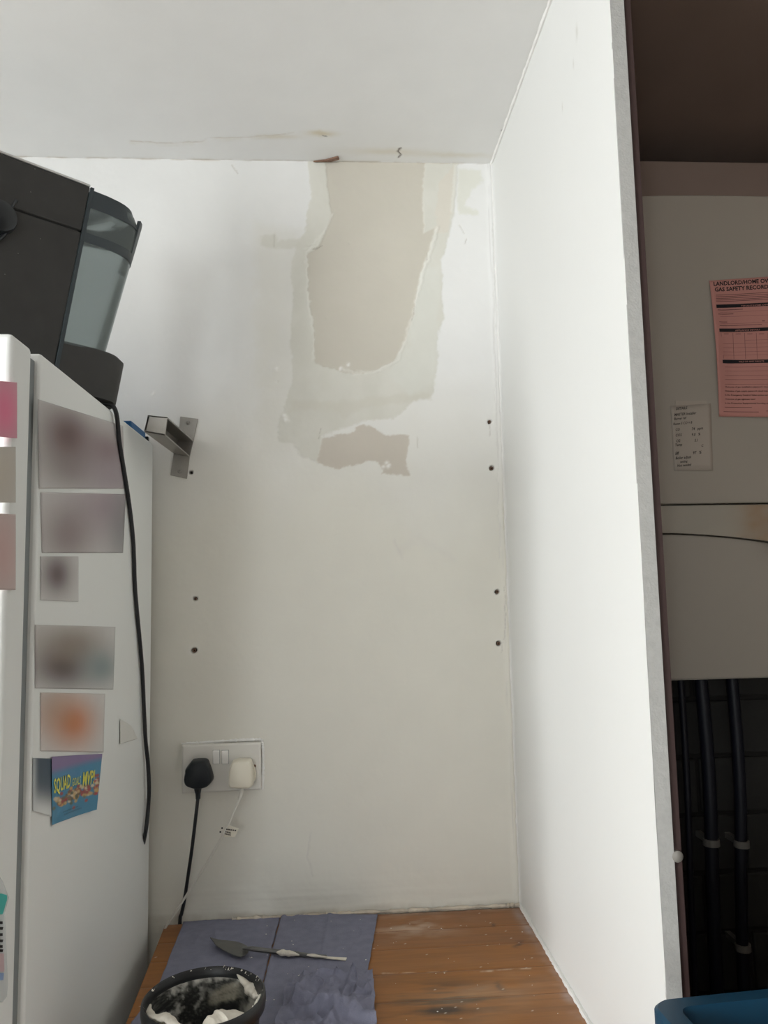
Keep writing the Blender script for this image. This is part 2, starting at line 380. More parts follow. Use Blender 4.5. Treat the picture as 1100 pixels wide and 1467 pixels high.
struct(MB().box((XR+TH+.009, .0085, 0), (.999, .0125, H)).build('wall_cupboard_back', M['mortar'], smooth=False))
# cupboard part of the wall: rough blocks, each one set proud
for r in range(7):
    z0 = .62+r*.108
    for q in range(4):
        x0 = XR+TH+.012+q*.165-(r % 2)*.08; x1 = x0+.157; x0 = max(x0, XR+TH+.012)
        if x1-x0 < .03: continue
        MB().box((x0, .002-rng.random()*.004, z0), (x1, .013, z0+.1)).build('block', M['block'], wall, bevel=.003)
# batten across the cupboard wall over the boiler
struct(MB().box((XR+TH+.009, -.10, U(1000, 283, 'y', -.1).z-.02), (.99, -.07, U(1000, 231, 'y', -.1).z)).build('trim_1', M['brown_ceiling'], bevel=.003))

# ceiling
ceil = struct(MB().box((-2.4, -4.0, H+.004), (XR+TH/2, .012, 2.55)).build('ceiling', M['white_wall'], smooth=False))
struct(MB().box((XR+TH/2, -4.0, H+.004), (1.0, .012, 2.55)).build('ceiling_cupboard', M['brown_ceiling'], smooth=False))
def C(px, py): p = U(px, py, 'z', H); return (p.x, p.y)
crack = [C(*p) for p in ((188,202),(240,205),(290,202),(300,198),(352,196),(400,193),(420,190))]
def ceil_fn(A, B):
    n1 = fbm(A*40, B*40); n2 = fbm(A*150, B*150); A2 = A+n1*.008+n2*.004; B2 = B+fbm(A*40+5, B*40)*.008+n2*.004
    c = np.zeros(A.shape+(3,))+np.array((.745, .745, .735)); D = fbm(A*6, B*6)*.003+n1*.0005+n2*.0001
    k = np.exp(-(dl(crack, A2, B2)/.0018)**2); c = mixc(c, k*.5*np.clip(fbm(A*30+3, B*5)*3+.7, 0, 1), (.45, .38, .30)); D -= k*.0008
    k = np.exp(-(dl(crack, A2, B2-.005)/.006)**2)*np.clip(fbm(A*25, B*9)*3+.3, 0, 1); c = mixc(c, k*.4, (.64, .61, .53))
    for p, sx, sy, s in (((460,191), .018, .006, .9), ((400,196), .025, .005, .5), ((555,217), .05, .008, .45), ((650,222), .05, .006, .4)):
        c = mixc(c, gauss(A2, B2, C(*p), sx, sy)*s, (.60, .54, .40))
    for pts, wd in (([C(574,212),C(571,217),C(574,221),C(571,226)], .0020), ([C(462,194),C(468,195)], .0014), ([C(720,187),C(722,189)], .0022)):
        c = mixc(c, np.exp(-(dl(pts, A2, B2)/wd)**2), (.09, .07, .055)); D -= np.exp(-(dl(pts, A2, B2)/wd)**2)*.002
    k = np.exp(-((B)/.004)**2)*np.clip(fbm(A*26+9, B*5)*4+.3, 0, 1); c = mixc(c, k*.7, (.48, .43, .34))
    k = np.exp(-((A-XR)/.004)**2); c = mixc(c, k*.5*np.clip(fbm(A*5, B*30)*4+.4, 0, 1), (.50, .49, .45))
    return c, D
sheet('ceiling_skim', lambda A, B, D: (A, B, H-.0003-D*.6), (-.95, XR+.003), (-.80, .003), 560, 360, ceil_fn, M['plaster'], ceil)
# torn brown scrap and dark mark at the joint
pts = [C(449,231), C(466,227.5), C(484,222.5), C(486,226), C(474,229.5), C(455,232)]
g = MB(); g.prism([(x, min(y, -.003), H-.004) for x, y in pts], (0, 0, .003)); g.build('exposed_board', M['rust'], ceil)
# crumbled filler bead along the joint, ceiling/panel edge, worktop edge
def bead(name, pts, r, m, parent, jit=.4, n=90):
    pts = [Vector(p) for p in pts]; out = []; rad = []
    seg = smoothpath(pts, max(2, n//max(1, len(pts)-1)))
    for p in seg: out.append(p); rad.append(r*(1+jit*(rng.random()-.5)))
    return MB().tube(out, rad, 6).build(name, m, parent)
M['bead'] = mat('white_filler', (.76, .755, .735), .6, var=.05, vscale=60)
struct(bead('trim_2', [(XR-.001, -.78, H-.001), (XR-.001, -.003, H-.001)], .004, M['bead'], None))
struct(bead('trim_3', [(XR-.0015, -.004, .90), (XR-.001, -.003, H-.004)], .0022, M['bead'], None, .8, 160))

# white panel: slightly bowed board, face + grey sawn edge + brown board behind
def xr_front(z):   # measured run of the free vertical edge
    return XR
pan = struct(MB().box((XR+.0012, YP+.0015, 0), (XR+TH-.001, .012, H+.004)).build('wall_right', M['white_wall'], smooth=False))
def pan_fn(A, B):   # A = y, B = z
    n1 = fbm(A*30, B*30); n2 = fbm(A*120, B*120)
    c = np.zeros(A.shape+(3,))+np.array((.735, .74, .725)); D = fbm(A*5, B*3)*.0016+n1*.0003+n2*.00009
    for p, s in (((826, 47), .0035), ((822, 90), .002), ((805, 155), .002)):
        q = U(*p, 'x', XR); c = mixc(c, gauss(A+n1*.01, B, (q.y, q.z), s*.8, s*2)*.7, (.55, .54, .50))
    k = np.exp(-((A+.006)/.004)**2); D += k*.002
    k = np.exp(-((A+.012+fbm(A*3, B*10)*.01)/.0015)**2); c = mixc(c, k*.3*np.clip(fbm(A*3, B*12)*5+.2, 0, 1), (.45, .44, .42))  # irregular corner shade painted on the panel side
    k = np.exp(-((B-ZW)/.006)**2); c = mixc(c, k*.3, (.6, .58, .53))
    return c, D
sheet('painted_face', lambda A, B, D: (XR-D, A, B), (YP, .002), (.40, H+.003), 300, 620, pan_fn, M['panel'], pan)
MB().box((XR+.0002, YP, .0), (XR+TH, YP+.002, H+.004)).build('sawn_edge', M['panel_edge'], pan)
MB().box((XR+TH-.0005, YP+.003, .0), (XR+TH+.0095, .012, H+.004)).build('brown_backing', M['brown_board'], pan, smooth=False)
MB().lathe([(0, 0), (.006, 0), (.006, .004), (.003, .006), (0, .006)], U(969, 1226, 'y', YP+.003)+Vector((0, .001, 0)), 16, (0, -1, 0)).build('plastic_stud', M['clip'], pan)

# rest of the room
struct(MB().box((-2.4, -4.0, -.05), (1.0, .14, 0)).build('floor', M['floor'], smooth=False))
wl = MB()
wl.box((-2.4, -4.0, 0), (WX, WY0, H+.004)); wl.box((-2.4, WY1, 0), (WX, .012, H+.004))
wl.box((-2.4, WY0, 0), (WX, WY1, WZ0)); wl.box((-2.4, WY0, WZ1), (WX, WY1, H+.004))
struct(wl.build('wall_left', M['white_wall'], smooth=False))
wf = MB(); t = .04
wf.box((WX-.06, WY0, WZ0), (WX-.02, WY0+t, WZ1)); wf.box((WX-.06, WY1-t, WZ0), (WX-.02, WY1, WZ1))
wf.box((WX-.06, WY0, WZ0), (WX-.02, WY1, WZ0+t)); wf.box((WX-.06, WY0, WZ1-t), (WX-.02, WY1, WZ1)); wf.box((WX-.06, (WY0+WY1)/2-.02, WZ0), (WX-.02, (WY0+WY1)/2+.02, WZ1))
struct(wf.build('window_1', M['lamp'], smooth=False))
wl = MB()
wl.box((-2.4, -4.1, 0), (VX0, -4.0, 2.55)); wl.box((VX1, -4.1, 0), (1.1, -4.0, 2.55)); wl.box((VX0, -4.1, 0), (VX1, -4.0, VZ0)); wl.box((VX0, -4.1, VZ1), (VX1, -4.0, 2.55))
struct(wl.build('wall_front', M['white_wall'], smooth=False))
wf = MB()
wf.box((VX0, -4.06, VZ0), (VX0+.04, -4.02, VZ1)); wf.box((VX1-.04, -4.06, VZ0), (VX1, -4.02, VZ1)); wf.box((VX0+.04, -4.06, VZ0), (VX1-.04, -4.02, VZ0+.04)); wf.box((VX0+.04, -4.06, VZ1-.04), (VX1-.04, -4.02, VZ1))
struct(wf.build('fill_window', M['lamp'], smooth=False))  # frame of the added fill opening, unseen
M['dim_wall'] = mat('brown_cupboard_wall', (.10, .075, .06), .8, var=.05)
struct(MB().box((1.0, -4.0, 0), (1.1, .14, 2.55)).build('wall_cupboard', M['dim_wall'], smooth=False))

# ================================================================== WORKTOP
P0 = U(236, 1326, 'z', ZW); P1 = U(180, 1467, 'z', ZW)
def leftx(y): return P0.x+(P1.x-P0.x)*(y-P0.y)/(P1.y-P0.y)
wt = thing('worktop', 'worn orange-brown wooden worktop with white specks and dark stain between fridge and white panel', 'worktop', (0, -.3, ZW))
ys = [-.010, U(620, 1331, 'z', ZW).y, U(620, 1357, 'z', ZW).y, U(620, 1392, 'z', ZW).y, U(620, 1432, 'z', ZW).y, -.645]
def wood_fn(A, B):
    n1 = fbm(A*25, B*60); A2 = A+n1*.03; B2 = B+fbm(A*30, B*30+7)*.012
    c = np.zeros(A.shape+(3,))+np.array((.30, .118, .023))
    k = np.clip(fbm(A*7+2, B*30)*2.0+.25, 0, 1); c = mixc(c, k*.55, (.205, .088, .036))
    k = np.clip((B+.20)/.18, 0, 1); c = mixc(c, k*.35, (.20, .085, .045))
    q = lambda x, y: tuple(U(x, y, 'z', ZW)[:2])
    k = np.clip(gauss(A, B2, q(640, 1432), .055, .035)*1.3*(np.clip(fbm(A*12, B*90)*5+.55, 0, 1)), 0, 1); c = mixc(c, k*.8, (.050, .036, .022))
    k = gauss(A, B2, q(636, 1447), .022, .007); c = mixc(c, np.clip(k*1.4, 0, 1)*.85, (.040, .030, .022))
    for p, s in (((712, 1413), .004), ((707, 1325), .003), ((742, 1352), .004)):
        c = mixc(c, gauss(A2, B2, q(*p), s, s*2)*.8, (.06, .03, .02))
    # pale paint haze and scratch lines
    k = np.clip(gauss(A, B, q(590, 1328), .05, .03)*np.clip(fbm(A*20, B*40)*4+.4, 0, 1), 0, 1); c = mixc(c, k*.45, (.62, .52, .42))
    k = np.clip(gauss(A, B, q(690, 1420), .07, .05)*np.clip(fbm(A*10, B*20+3)*3+.3, 0, 1), 0, 1); c = mixc(c, k*.25, (.50, .42, .32))
    for pts in ([q(548, 1394), q(600, 1393), q(640, 1391)], [q(690, 1391), q(735, 1388), q(760, 1387)], [q(668, 1393), q(705, 1391)]):
        k = np.exp(-(dl(pts, A2*.2+A*.8, B)/.0016)**2)*np.clip(fbm(A*60, B*5)*4+.5, 0, 1); c = mixc(c, k*.6, (.70, .60, .48))
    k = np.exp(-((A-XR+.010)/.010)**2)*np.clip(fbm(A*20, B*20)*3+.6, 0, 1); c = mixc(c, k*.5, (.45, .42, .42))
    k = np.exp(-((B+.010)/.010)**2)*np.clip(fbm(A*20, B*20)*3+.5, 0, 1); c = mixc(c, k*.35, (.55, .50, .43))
    sp = fbm(A*300, B*300, 2); c = mixc(c, (sp > .40)*.7, (.75, .72, .65))
    return c, fbm(A*8, B*60)*.0006
for i in range(5):
    y1, y0 = ys[i]-.0004, ys[i+1]+.0004
    nA, nB = 230, max(12, int((y1-y0)/.0022))
    bxL0, bxL1 = leftx(y0), leftx(y1)
    # top, rounded over at the joints, then the sides
    g = MB(); g.prism([(bxL0, y0, ZW-.038), (XR-.0005, y0, ZW-.038), (XR-.0005, y1, ZW-.038), (bxL1, y1, ZW-.038)], (0, 0, .0372))
    pl = g.build('plank', M['wood'], wt, smooth=False); tone_all(pl, (.24, .11, .05))
    def PP(A, B, D, y0=y0, y1=y1, a=bxL0, b=bxL1):
        L = a+(b-a)*(B-y0)/(y1-y0)
        e = np.minimum(B-y0, y1-B); return L+(XR-.0006-L)*A, B, ZW-.0004+D*.5-np.where(e < .0006, .0005, 0)
    def fn(A, B, y0=y0, y1=y1, a=bxL0, b=bxL1):
        L = a+(b-a)*(B-y0)/(y1-y0); return wood_fn(L+(XR-L)*A, B)
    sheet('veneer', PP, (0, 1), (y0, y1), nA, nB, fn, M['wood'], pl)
struct(bead('trim_4', [(XR-.002, -.64, ZW+.001), (XR-.002, -.30, ZW+.001), (XR-.002, -.006, ZW+.001)], .0036, M['bead'], None, .5, 120))
struct(bead('trim_5', [(-.20, -.005, ZW+.001), (.05, -.005, ZW+.0015), (XR-.004, -.005, ZW+.0015)], .0035, mat('stained_sealant', (.50, .44, .36), .7, var=.3, vscale=40), None, 1.0, 120))
# cabinet carcass holding the worktop
cb = thing('base_cabinet', 'white base cabinet under the wooden worktop', 'cabinet', (0, -.3, 0))
g = MB(); g.box((leftx(-.3)+.02, -.60, 0), (XR-.004, -.03, ZW-.039)); g.build('carcass', M['white_wall'], cb, smooth=False)
MB().box((leftx(-.3)+.022, -.618, .12), (XR-.006, -.601, ZW-.045)).build('door', M['white_wall'], cb, bevel=.002)

# plaster flakes on worktop and paper
fl = MB()
for k in range(60):
    px, py = rng.uniform(330, 800), rng.uniform(1320, 1462)
    p = U(px, py, 'z', ZW)
    if p.x > XR-.02 or p.x < -.25: continue
    s = rng.choice([.0005, .0006, .0007, .0009, .0013]); a = rng.random()*6
    zz = ZW+(.004 if px < 545 else .0004)
    fl.add([(p.x+s*math.cos(a+t)*(1+.4*(t > 3)), p.y+s*math.sin(a+t), zz) for t in (0, 1.5, 3.1, 4.7)]+[(p.x, p.y, zz+s*.8)], [(0,1,4),(1,2,4),(2,3,4),(3,0,4)])
tag(fl.build('plaster_crumbs', M['flake']), 'tiny white plaster crumbs scattered over the wooden worktop and blue paper', 'crumbs', kind='stuff')

# ================================================================== BLUE PAPER
def paper(name, label, c4, amp, fold, seed, lift, nx=90, ny=90, rag=.0015):
    q = [U(*p, 'z', ZW) for p in c4]    # back-left, back-right, front-right, front-left
    def P(A, B, D):
        X = (q[0].x*(1-A)+q[1].x*A)*(1-B)+(q[3].x*(1-A)+q[2].x*A)*B
        Y = (q[0].y*(1-A)+q[1].y*A)*(1-B)+(q[3].y*(1-A)+q[2].y*A)*B
        ed = np.clip(np.minimum(np.minimum(A, 1-A), np.minimum(B, 1-B))*12, 0, 1)
        X = X+fbm(X*60+seed, Y*60)*rag*2*(1-ed); Y = Y+fbm(X*60, Y*60+seed)*rag*2*(1-ed)
        Y = np.minimum(Y, -.0045)
        return X, Y, ZW+lift+D
    def fn(A, B):
        c = np.zeros(A.shape+(3,)); r = 1-np.abs(fbm(A*3+seed, B*3+seed*2, 3))*4
        D = np.clip(r, 0, 1)**3*amp+np.abs(fbm(A*11+seed, B*11))*amp*.5
        D += fold(A, B)
        return c, D
    o = sheet(name, P, (0, 1), (0, 1), nx, ny, fn, M['paper'])
    o.modifiers.new('thick', 'SOLIDIFY').thickness = -.0004
    return tag(o, label, 'paper towel', 'sheets of blue paper towel on the worktop')
fz = lambda A, B: np.exp(-((A-.5)/.02)**2)*.0012
paper('paper_towel', 'flat blue paper towel sheet on the worktop under the black tub', ((266,1313),(402,1311),(352,1500),(196,1490)), .0010, lambda A, B: np.exp(-((A-.97)/.03)**2)*.0015*B, 3, .0010)
paper('paper_towel', 'flat blue paper towel sheet under the tool handle, touching the back wall', ((404,1311),(541,1312),(523,1418),(352,1508)), .0012, lambda A, B: fz(A, B)+np.exp(-((A-.02)/.03)**2)*.002, 9, .0026, 90, 90)
paper('paper_towel', 'crumpled blue paper towel at the front right of the flat blue sheets', ((420,1404),(534,1396),(540,1500),(380,1510)), .010,
      lambda A, B: .014*np.exp(-((B-.55-.45*(A-.5))/.07)**2)+.008*np.exp(-((A-.78+.3*B)/.05)**2)+.022*np.abs(fbm(A*4+2, B*6+1, 3)), 21, .0034, 130, 130, .003)
paper('paper_towel', 'blue paper towel corner poking out left of the black tub', ((206,1444),(270,1440),(262,1510),(164,1500)), .0015, lambda A, B: 0*A, 14, .0022, 50, 50)

# ================================================================== PLASTER TUB
zr = ZW+.098
pl_, pr_ = U(201, 1436, 'z', zr), U(381, 1414, 'z', zr)
tc = (U(201, 1436, 'z', zr)+U(381, 1414, 'z', zr))/2; R = (pl_-pr_).length/2
tc = Vector((tc.x, tc.y, ZW+.0045))
hh = zr-tc.z
tub = thing('plaster_tub', 'round black plastic tub smeared inside with off-white plaster, on blue paper', 'tub', tc)
prof = [(0, 0), (R*.80, 0), (R*.83, .004), (R*.90, hh-.026), (R*.93, hh-.022), (R*.985, hh-.018), (R, hh-.010), (R*.99, hh-.002), (R*.955, hh), (R*.925, hh-.002), (R*.905, hh-.010), (R*.80, .006), (0, .005)]
MB().lathe(prof, tc, 72).build('bucket_body', M['tub'], tub, ang=60)
# thin dried film: streaks on the inside floor and wall
def film_fn(A, B):   # A angle, B 0 floor centre .. .5 foot of the wall .. 1 rim
    rr = np.where(B < .5, B*2*.78, .78+(B-.5)*2*.11)*R; X = rr*np.cos(A); Y = rr*np.sin(A); u = np.cos(A); v = (B-.5)*2
    n = fbm(X*110+3, Y*40+v*9, 5); n2 = fbm(u*9+1, v*9+5, 5); t = v-.28*u; st = fbm((u+v*.3)*5+20, t*60, 4)
    far = np.clip(np.sin(A)*3+.6, 0, 1)
    c = np.zeros(A.shape+(3,))+np.array((.016, .017, .016))
    c = mixc(c, np.clip(st*3.0+.30+n2*1.4, 0, 1)*.45, (.20, .20, .175))                      # dragged streaks
    k = np.clip(n*3.5+n2*4+.25, 0, 1)*np.clip(.25-u*1.3, 0, 1)*np.clip(v*2-.3, 0, 1); c = mixc(c, k*.95, (.56, .55, .50))   # mottled left side
    k = sm(np.abs(t-.66+n2*.12)-.10-.05*u, .025)*np.clip((u+.12)*7, 0, 1)*np.clip((.66-u)*5, 0, 1)*np.clip(1+st*1.5, .3, 1); c = mixc(c, k*.9*far, (.36, .335, .265))
    k = sm(np.abs(t-.40+n2*.06)-.085, .03)*np.clip((u+.45)*3, 0, 1)*np.clip((.72-u)*5, 0, 1)*np.clip(1+st*2, 0, 1); c = mixc(c, k*.9*far, (.010, .011, .012))
    k = np.clip(n*4+.5, 0, 1)*np.clip((u-.55)*4, 0, 1); c = mixc(c, k*.75, (.50, .475, .41))
    k = np.clip((v-.90+n*.2)*16, 0, 1)*np.clip(n2*3+.7, 0, 1); c = mixc(c, k*.8, (.62, .60, .54))
    k2 = np.clip((.30-v+n2*.4)*5, 0, 1)*np.clip(n*3+.35, 0, 1); c = mixc(c, k2*.35, (.30, .29, .26))
    return c, np.clip(n, -.2, .5)*.0016+st*.0006+.0006
def film_P(A, B, D):
    rr = np.where(B < .5, B*2*.79, .79+(B-.5)*2*.113)*R-D; zz = np.where(B < .5, .0055+D, .0065+(B-.5)*2*(hh-.016))
    return tc.x+rr*np.cos(A), tc.y+rr*np.sin(A), tc.z+zz
sheet('plaster_film', film_P, (0, 2*math.pi), (0.001, .985), 260, 90, film_fn, M['grey_smear'], tub)
def blob(name, path, rad, flat=.6, m='wet_plaster', parent=tub, seed=1):
    """lumpy ribbon of plaster"""
    pts = smoothpath(path, 10); rings = []; n = 14; rg = random.Random(seed)
    for i, p in enumerate(pts):
        t = (pts[min(i+1, len(pts)-1)]-pts[max(i-1, 0)]).normalized(); a = t.cross(Vector((0, 0, 1))).normalized(); b = a.cross(t)
        u_ = i/(len(pts)-1); env = max(.08, math.sin(math.pi*u_)**.45)
        rr = np.interp(u_, np.linspace(0, 1, len(rad)), rad)*env*(1+.13*math.sin(i*.55+seed))
        rings.append([p+a*rr*math.cos(2*math.pi*k/n)*(1+.30*(rg.random()-.5))+b*rr*flat*math.sin(2*math.pi*k/n)*(1+.25*(rg.random()-.5)) for k in range(n)])
    return MB().loft(rings).build(name, M[m], parent, subsurf=1, ang=180)
def T(px, py, z): return U(px, py, 'z', tc.z+z)
def TA(deg, rr, z): a = math.radians(deg); return tc+Vector((R*rr*math.cos(a), R*rr*math.sin(a), hh+z))
blob('plaster_lump', [TA(172, .90, -.012), TA(190, .86, -.012), TA(208, .82, -.012), TA(226, .82, -.012), TA(244, .84, -.010), TA(262, .86, -.008), TA(276, .88, -.012)], [.004, .007, .010, .012, .012, .010, .006], .62, seed=2)
blob('plaster_lump', [TA(205, .90, -.006), TA(222, .86, -.001), TA(236, .82, .002), TA(248, .86, .000), TA(262, .90, -.002)], [.003, .006, .007, .006, .003], .6, seed=5)
blob('plaster_lump', [TA(276, .84, -.006), TA(288, .76, -.004), TA(303, .72, -.005), TA(318, .77, -.006), TA(332, .86, -.010)], [.006, .014, .017, .013, .005], .34, seed=3)
blob('plaster_lump', [TA(62, .90, -.006), TA(48, .88, -.012), TA(36, .88, -.016), TA(24, .89, -.018), TA(16, .90, -.014)], [.003, .006, .009, .006, .003], .75, seed=4)
blob('plaster_lump', [TA(-30, .91, -.010), TA(-16, .91, -.008), TA(-4, .91, -.006), TA(8, .91, -.008)], [.003, .0045, .004, .003], .7, seed=6)
blob('plaster_drip', [T(318,1456,hh), T(322,1461,hh-.006), T(326,1467,hh-.016)], [.0014, .002, .0016], .8, seed=8)
rg = random.Random(11)
g = MB()
for k in range(110):
    a = rg.random()*2*math.pi; rr = R*(.93+.03*rg.random()); s = rg.uniform(.0006, .0022)*(1.3 if math.sin(a) > .2 else 1)
    c = tc+Vector((rr*math.cos(a), rr*math.sin(a), hh-.001-rg.random()*.003))
    g.add([c+Vector(v)*s for v in ((1,0,0),(-.4,.9,0),(-.6,-.8,0),(0,0,.9),(0,0,-.6))], [(0,1,3),(1,2,3),(2,0,3),(1,0,4),(2,1,4),(0,2,4)])
o = g.build('rim_splashes', M['wet_plaster'], tub); o['kind'] = 'stuff'

# ================================================================== SMALL TROWEL (leaf and square)
zt = ZW+.010
tr = thing('plastering_tool', 'small steel leaf trowel with plaster-caked shank lying on blue paper', 'trowel', U(390, 1362, 'z', ZW+.003))
leaf = [(301,1347),(312,1347.5),(325,1347.3),(337,1348.5),(346,1351),(353,1354.5),(357,1358.5),(355,1364),(351,1368),(344,1370.5),(336,1368),(328,1364.6),(319,1360.5),(310,1356)]
top = [U(x, y, 'z', zt-(.000 if x > 320 else .0)) for x, y in leaf]
top = [Vector((p.x, p.y, p.z+.010*max(0, (U(330, 1350, 'z', zt).x-p.x)/.05)**2)) for p in top]
g = MB(); g.loft([top, [p-Vector((0, 0, .0013)) for p in top]]); g.build('blade', M['tool'], tr, smooth=True)
shank = smoothpath([U(348, 1359, 'z', zt+.003), U(358, 1359, 'z', zt+.005), U(370, 1360.5, 'z', zt+.003), U(400, 1364, 'z', zt-.001), U(428, 1367, 'z', zt-.002)], 6)
MB().tube(shank, [.002+.0018*min(1, i/8) for i in range(len(shank))], 10).build('shank', M['tool'], tr)
g = MB(); a, b = U(424, 1367, 'z', zt-.001), U(468, 1371, 'z', zt-.004)
g.tube(smoothpath([a, (a+b)/2, b], 6), [.0034]*5+[.0030]*8, 8).build('square_end_shank', M['tool'], tr)
blob('caked_plaster', [U(396, 1364, 'z', zt), U(405, 1365, 'z', zt), U(415, 1366, 'z', zt), U(430, 1368, 'z', zt-.001)], [.0045, .0062, .0055, .0045], .8, 'wet_plaster', tr, 3)
blob('caked_plaster', [U(428, 1366.4, 'z', zt), U(450, 1369, 'z', zt-.002), U(470, 1371.5, 'z', zt-.003)], [.002, .0032, .002], .7, 'wet_plaster', tr, 9)
e0, e1 = U(464, 1371, 'z', zt-.004), U(496, 1373.5, 'z', zt-.005); d = (e1-e0).normalized(); nn = d.cross(Vector((0, 0, 1)))*.0045
MB().loft([[e0-nn*.5, e0+nn*.5, e0+nn*.5-Vector((0,0,.0012)), e0-nn*.5-Vector((0,0,.0012))], [e1-nn, e1+nn, e1+nn-Vector((0,0,.0012)), e1-nn-Vector((0,0,.0012))]]).build('square_blade', M['wet_plaster'], tr, smooth=False)
c0 = U(431, 1397, 'z', ZW+.004)
MB().tube([c0+Vector((-.004, -.002, 0)), c0, c0+Vector((.005, .004, .001))], [.0008, .0012, .0006], 6).build('plaster_flake', M['flake']); tag(bpy.data.objects['plaster_flake'], 'long white plaster flake on blue paper in front of the trowel handle', 'flake')

# ================================================================== SOCKET
sx0, sz0 = U(260, 1137, 'y', -.010)[0], U(260, 1137, 'y', -.010)[2]
s1 = U(374, 1064, 'y', -.010)
sk = thing('wall_socket', 'white double wall socket with two rocker switches, painted-over edges', 'socket', (sx0+.073, -.001, sz0+.043))
def K(X, Y, y=-.011): return U(240+X*.13636, 1050+Y*.13636, 'y', y)
c4 = [K(150, 640), K(985, 600), K(978, 98), K(147, 128)]
g = MB(); g.loft([[Vector((p.x, -.001, p.z)) for p in c4], [Vector((p.x, -.0095, p.z)) for p in c4], [Vector((p.x+(.003 if i in (0, 3) else -.003), -.0115, p.z+(.003 if i < 2 else -.003))) for i, p in enumerate(c4)]]); g.build('face_plate', M['socket'], sk, bevel=.0012, ang=25)
for X in (512, 606):
    p, q = K(X-34, 325, -.0125), K(X+34, 182, -.0125)
    MB().box((p.x-.0006, -.0118, p.z-.0006), (q.x+.0006, -.0113, q.z+.0006)).build('switch_surround', M['gasket'], sk)
    g = MB(); z0, z1 = p.z, q.z; x0, x1 = p.x, q.x; zm = z0+(z1-z0)*.8
    g.loft([[Vector((x, -.0116, z0)), Vector((x, -.0128, z0)), Vector((x, -.0136, zm*.5+z0*.5)), Vector((x, -.0165, zm)), Vector((x, -.0160, z1-.001)), Vector((x, -.0116, z1))] for x in (x0, x1)]); g.build('rocker_switch', M['switch'], sk, bevel=.0004)
MB().lathe([(0, -.0002), (.0026, -.0002), (.0024, .0008), (.0010, .0010), (0, .0006)], K(915, 347, -.0116), 16, (0, -1, 0)).build('screw', M['rust'], sk)
# ridges of old paint round the plate
for pts in ([K(147, 118, -.002), K(400, 98, -.002), K(700, 78, -.002), K(985, 66, -.002)], [K(990, 66, -.002), K(1004, 200, -.002), K(1004, 400, -.002), K(1000, 590, -.002)]):
    bead('paint_ridge', pts, .0026, M['bead'], sk, .7, 50)

def plug(name, label, outline, depth, m, scalefront=.86, cy_=None):
    pts = [K(X, Y, -.030) for X, Y in outline]; pts = smoothpath(pts+[pts[0]], 3)[:-1]; c = sum(pts, Vector())/len(pts)
    t = thing(name, label, 'plug', (c.x, -.0115, c.z), None)
    rings = []
    for y, s in ((-.0118, .90), (-.014, .97), (-.020, 1.0), (-.0115-depth*.72, .985), (-.0115-depth*.86, .95), (-.0115-depth*.95, .90), (-.0115-depth, .82)):
        rings.append([Vector((c.x+(p.x-c.x)*s, y, c.z+(p.z-c.z)*s)) for p in pts])
    MB().loft(rings).build('plug_body', M[m], t, ang=50)
    return t
bp_ = plug('black_plug', 'black three-pin plug with thick black cable in left half of wall socket', ((262,285),(330,278),(408,285),(432,330),(450,378),(468,440),(474,500),(430,552),(385,572),(320,582),(255,570),(200,545),(180,500),(182,450),(190,410),(194,370),(236,316)), .034, 'black_plug')
MB().tube([K(318, 560, -.034), K(318, 600, -.034), K(320, 640, -.034), K(320, 692, -.034)], [.0068, .0062, .0046, .0042], 12).build('strain_relief', M['black_plug'], bp_)
for s in (-1, 1):
    MB().box(tuple(K(320+s*128-14, 500, -.026)), tuple(K(320+s*128+14, 420, -.020))).build('finger_grip', M['black_plug'], bp_, bevel=.002)
wp = plug('white_plug', 'cream three-pin plug with thin white cable in right half of wall socket', ((680,300),(720,282),(800,276),(862,280),(884,310),(896,400),(900,480),(898,540),(872,574),(770,582),(670,574),(644,552),(640,470),(648,390),(660,340)), .030, 'cream')
g = MB(); o_ = [K(X, Y, -.020) for X, Y in ((860,285),(890,320),(915,380),(928,430),(920,490),(895,540),(860,560))]
g.loft([[Vector((p.x, -.0119, p.z)) for p in o_], [Vector((p.x, -.019, p.z)) for p in o_]]); g.build('plug_base_flange', M['cream'], wp, bevel=.001)

# cables
def Wp(px, py, y): return U(px, py, 'y', y)
cab = MB().tube(smoothpath([Wp(283.5, 1143, -.034), Wp(281, 1165, -.034), Wp(275, 1215, -.028), Wp(270, 1250, -.018), Wp(264, 1290, -.0070), Wp(260, 1309, -.0050), Wp(257.5, 1322, -.0048), Vector((Wp(256, 1322, -.005).x, -.0048, ZW-.10))], 8), .0031, 12).build('mains_cable', M['black_cable'], bp_)
white_pts = [Wp(347, 1128, -.026), Wp(343, 1145, -.027), Wp(335, 1163, -.030), Wp(322, 1191, -.034), Wp(300, 1230, -.036), Wp(275, 1270, -.034), Wp(256, 1300, -.030), Wp(240, 1324, -.026), Wp(231, 1342, -.024), Wp(226, 1352, -.024)]
MB().tube(smoothpath(white_pts, 8), [.0034]*8+[.0021]*(8*8+1), 10).build('mains_cable', M['white_cable'], wp)
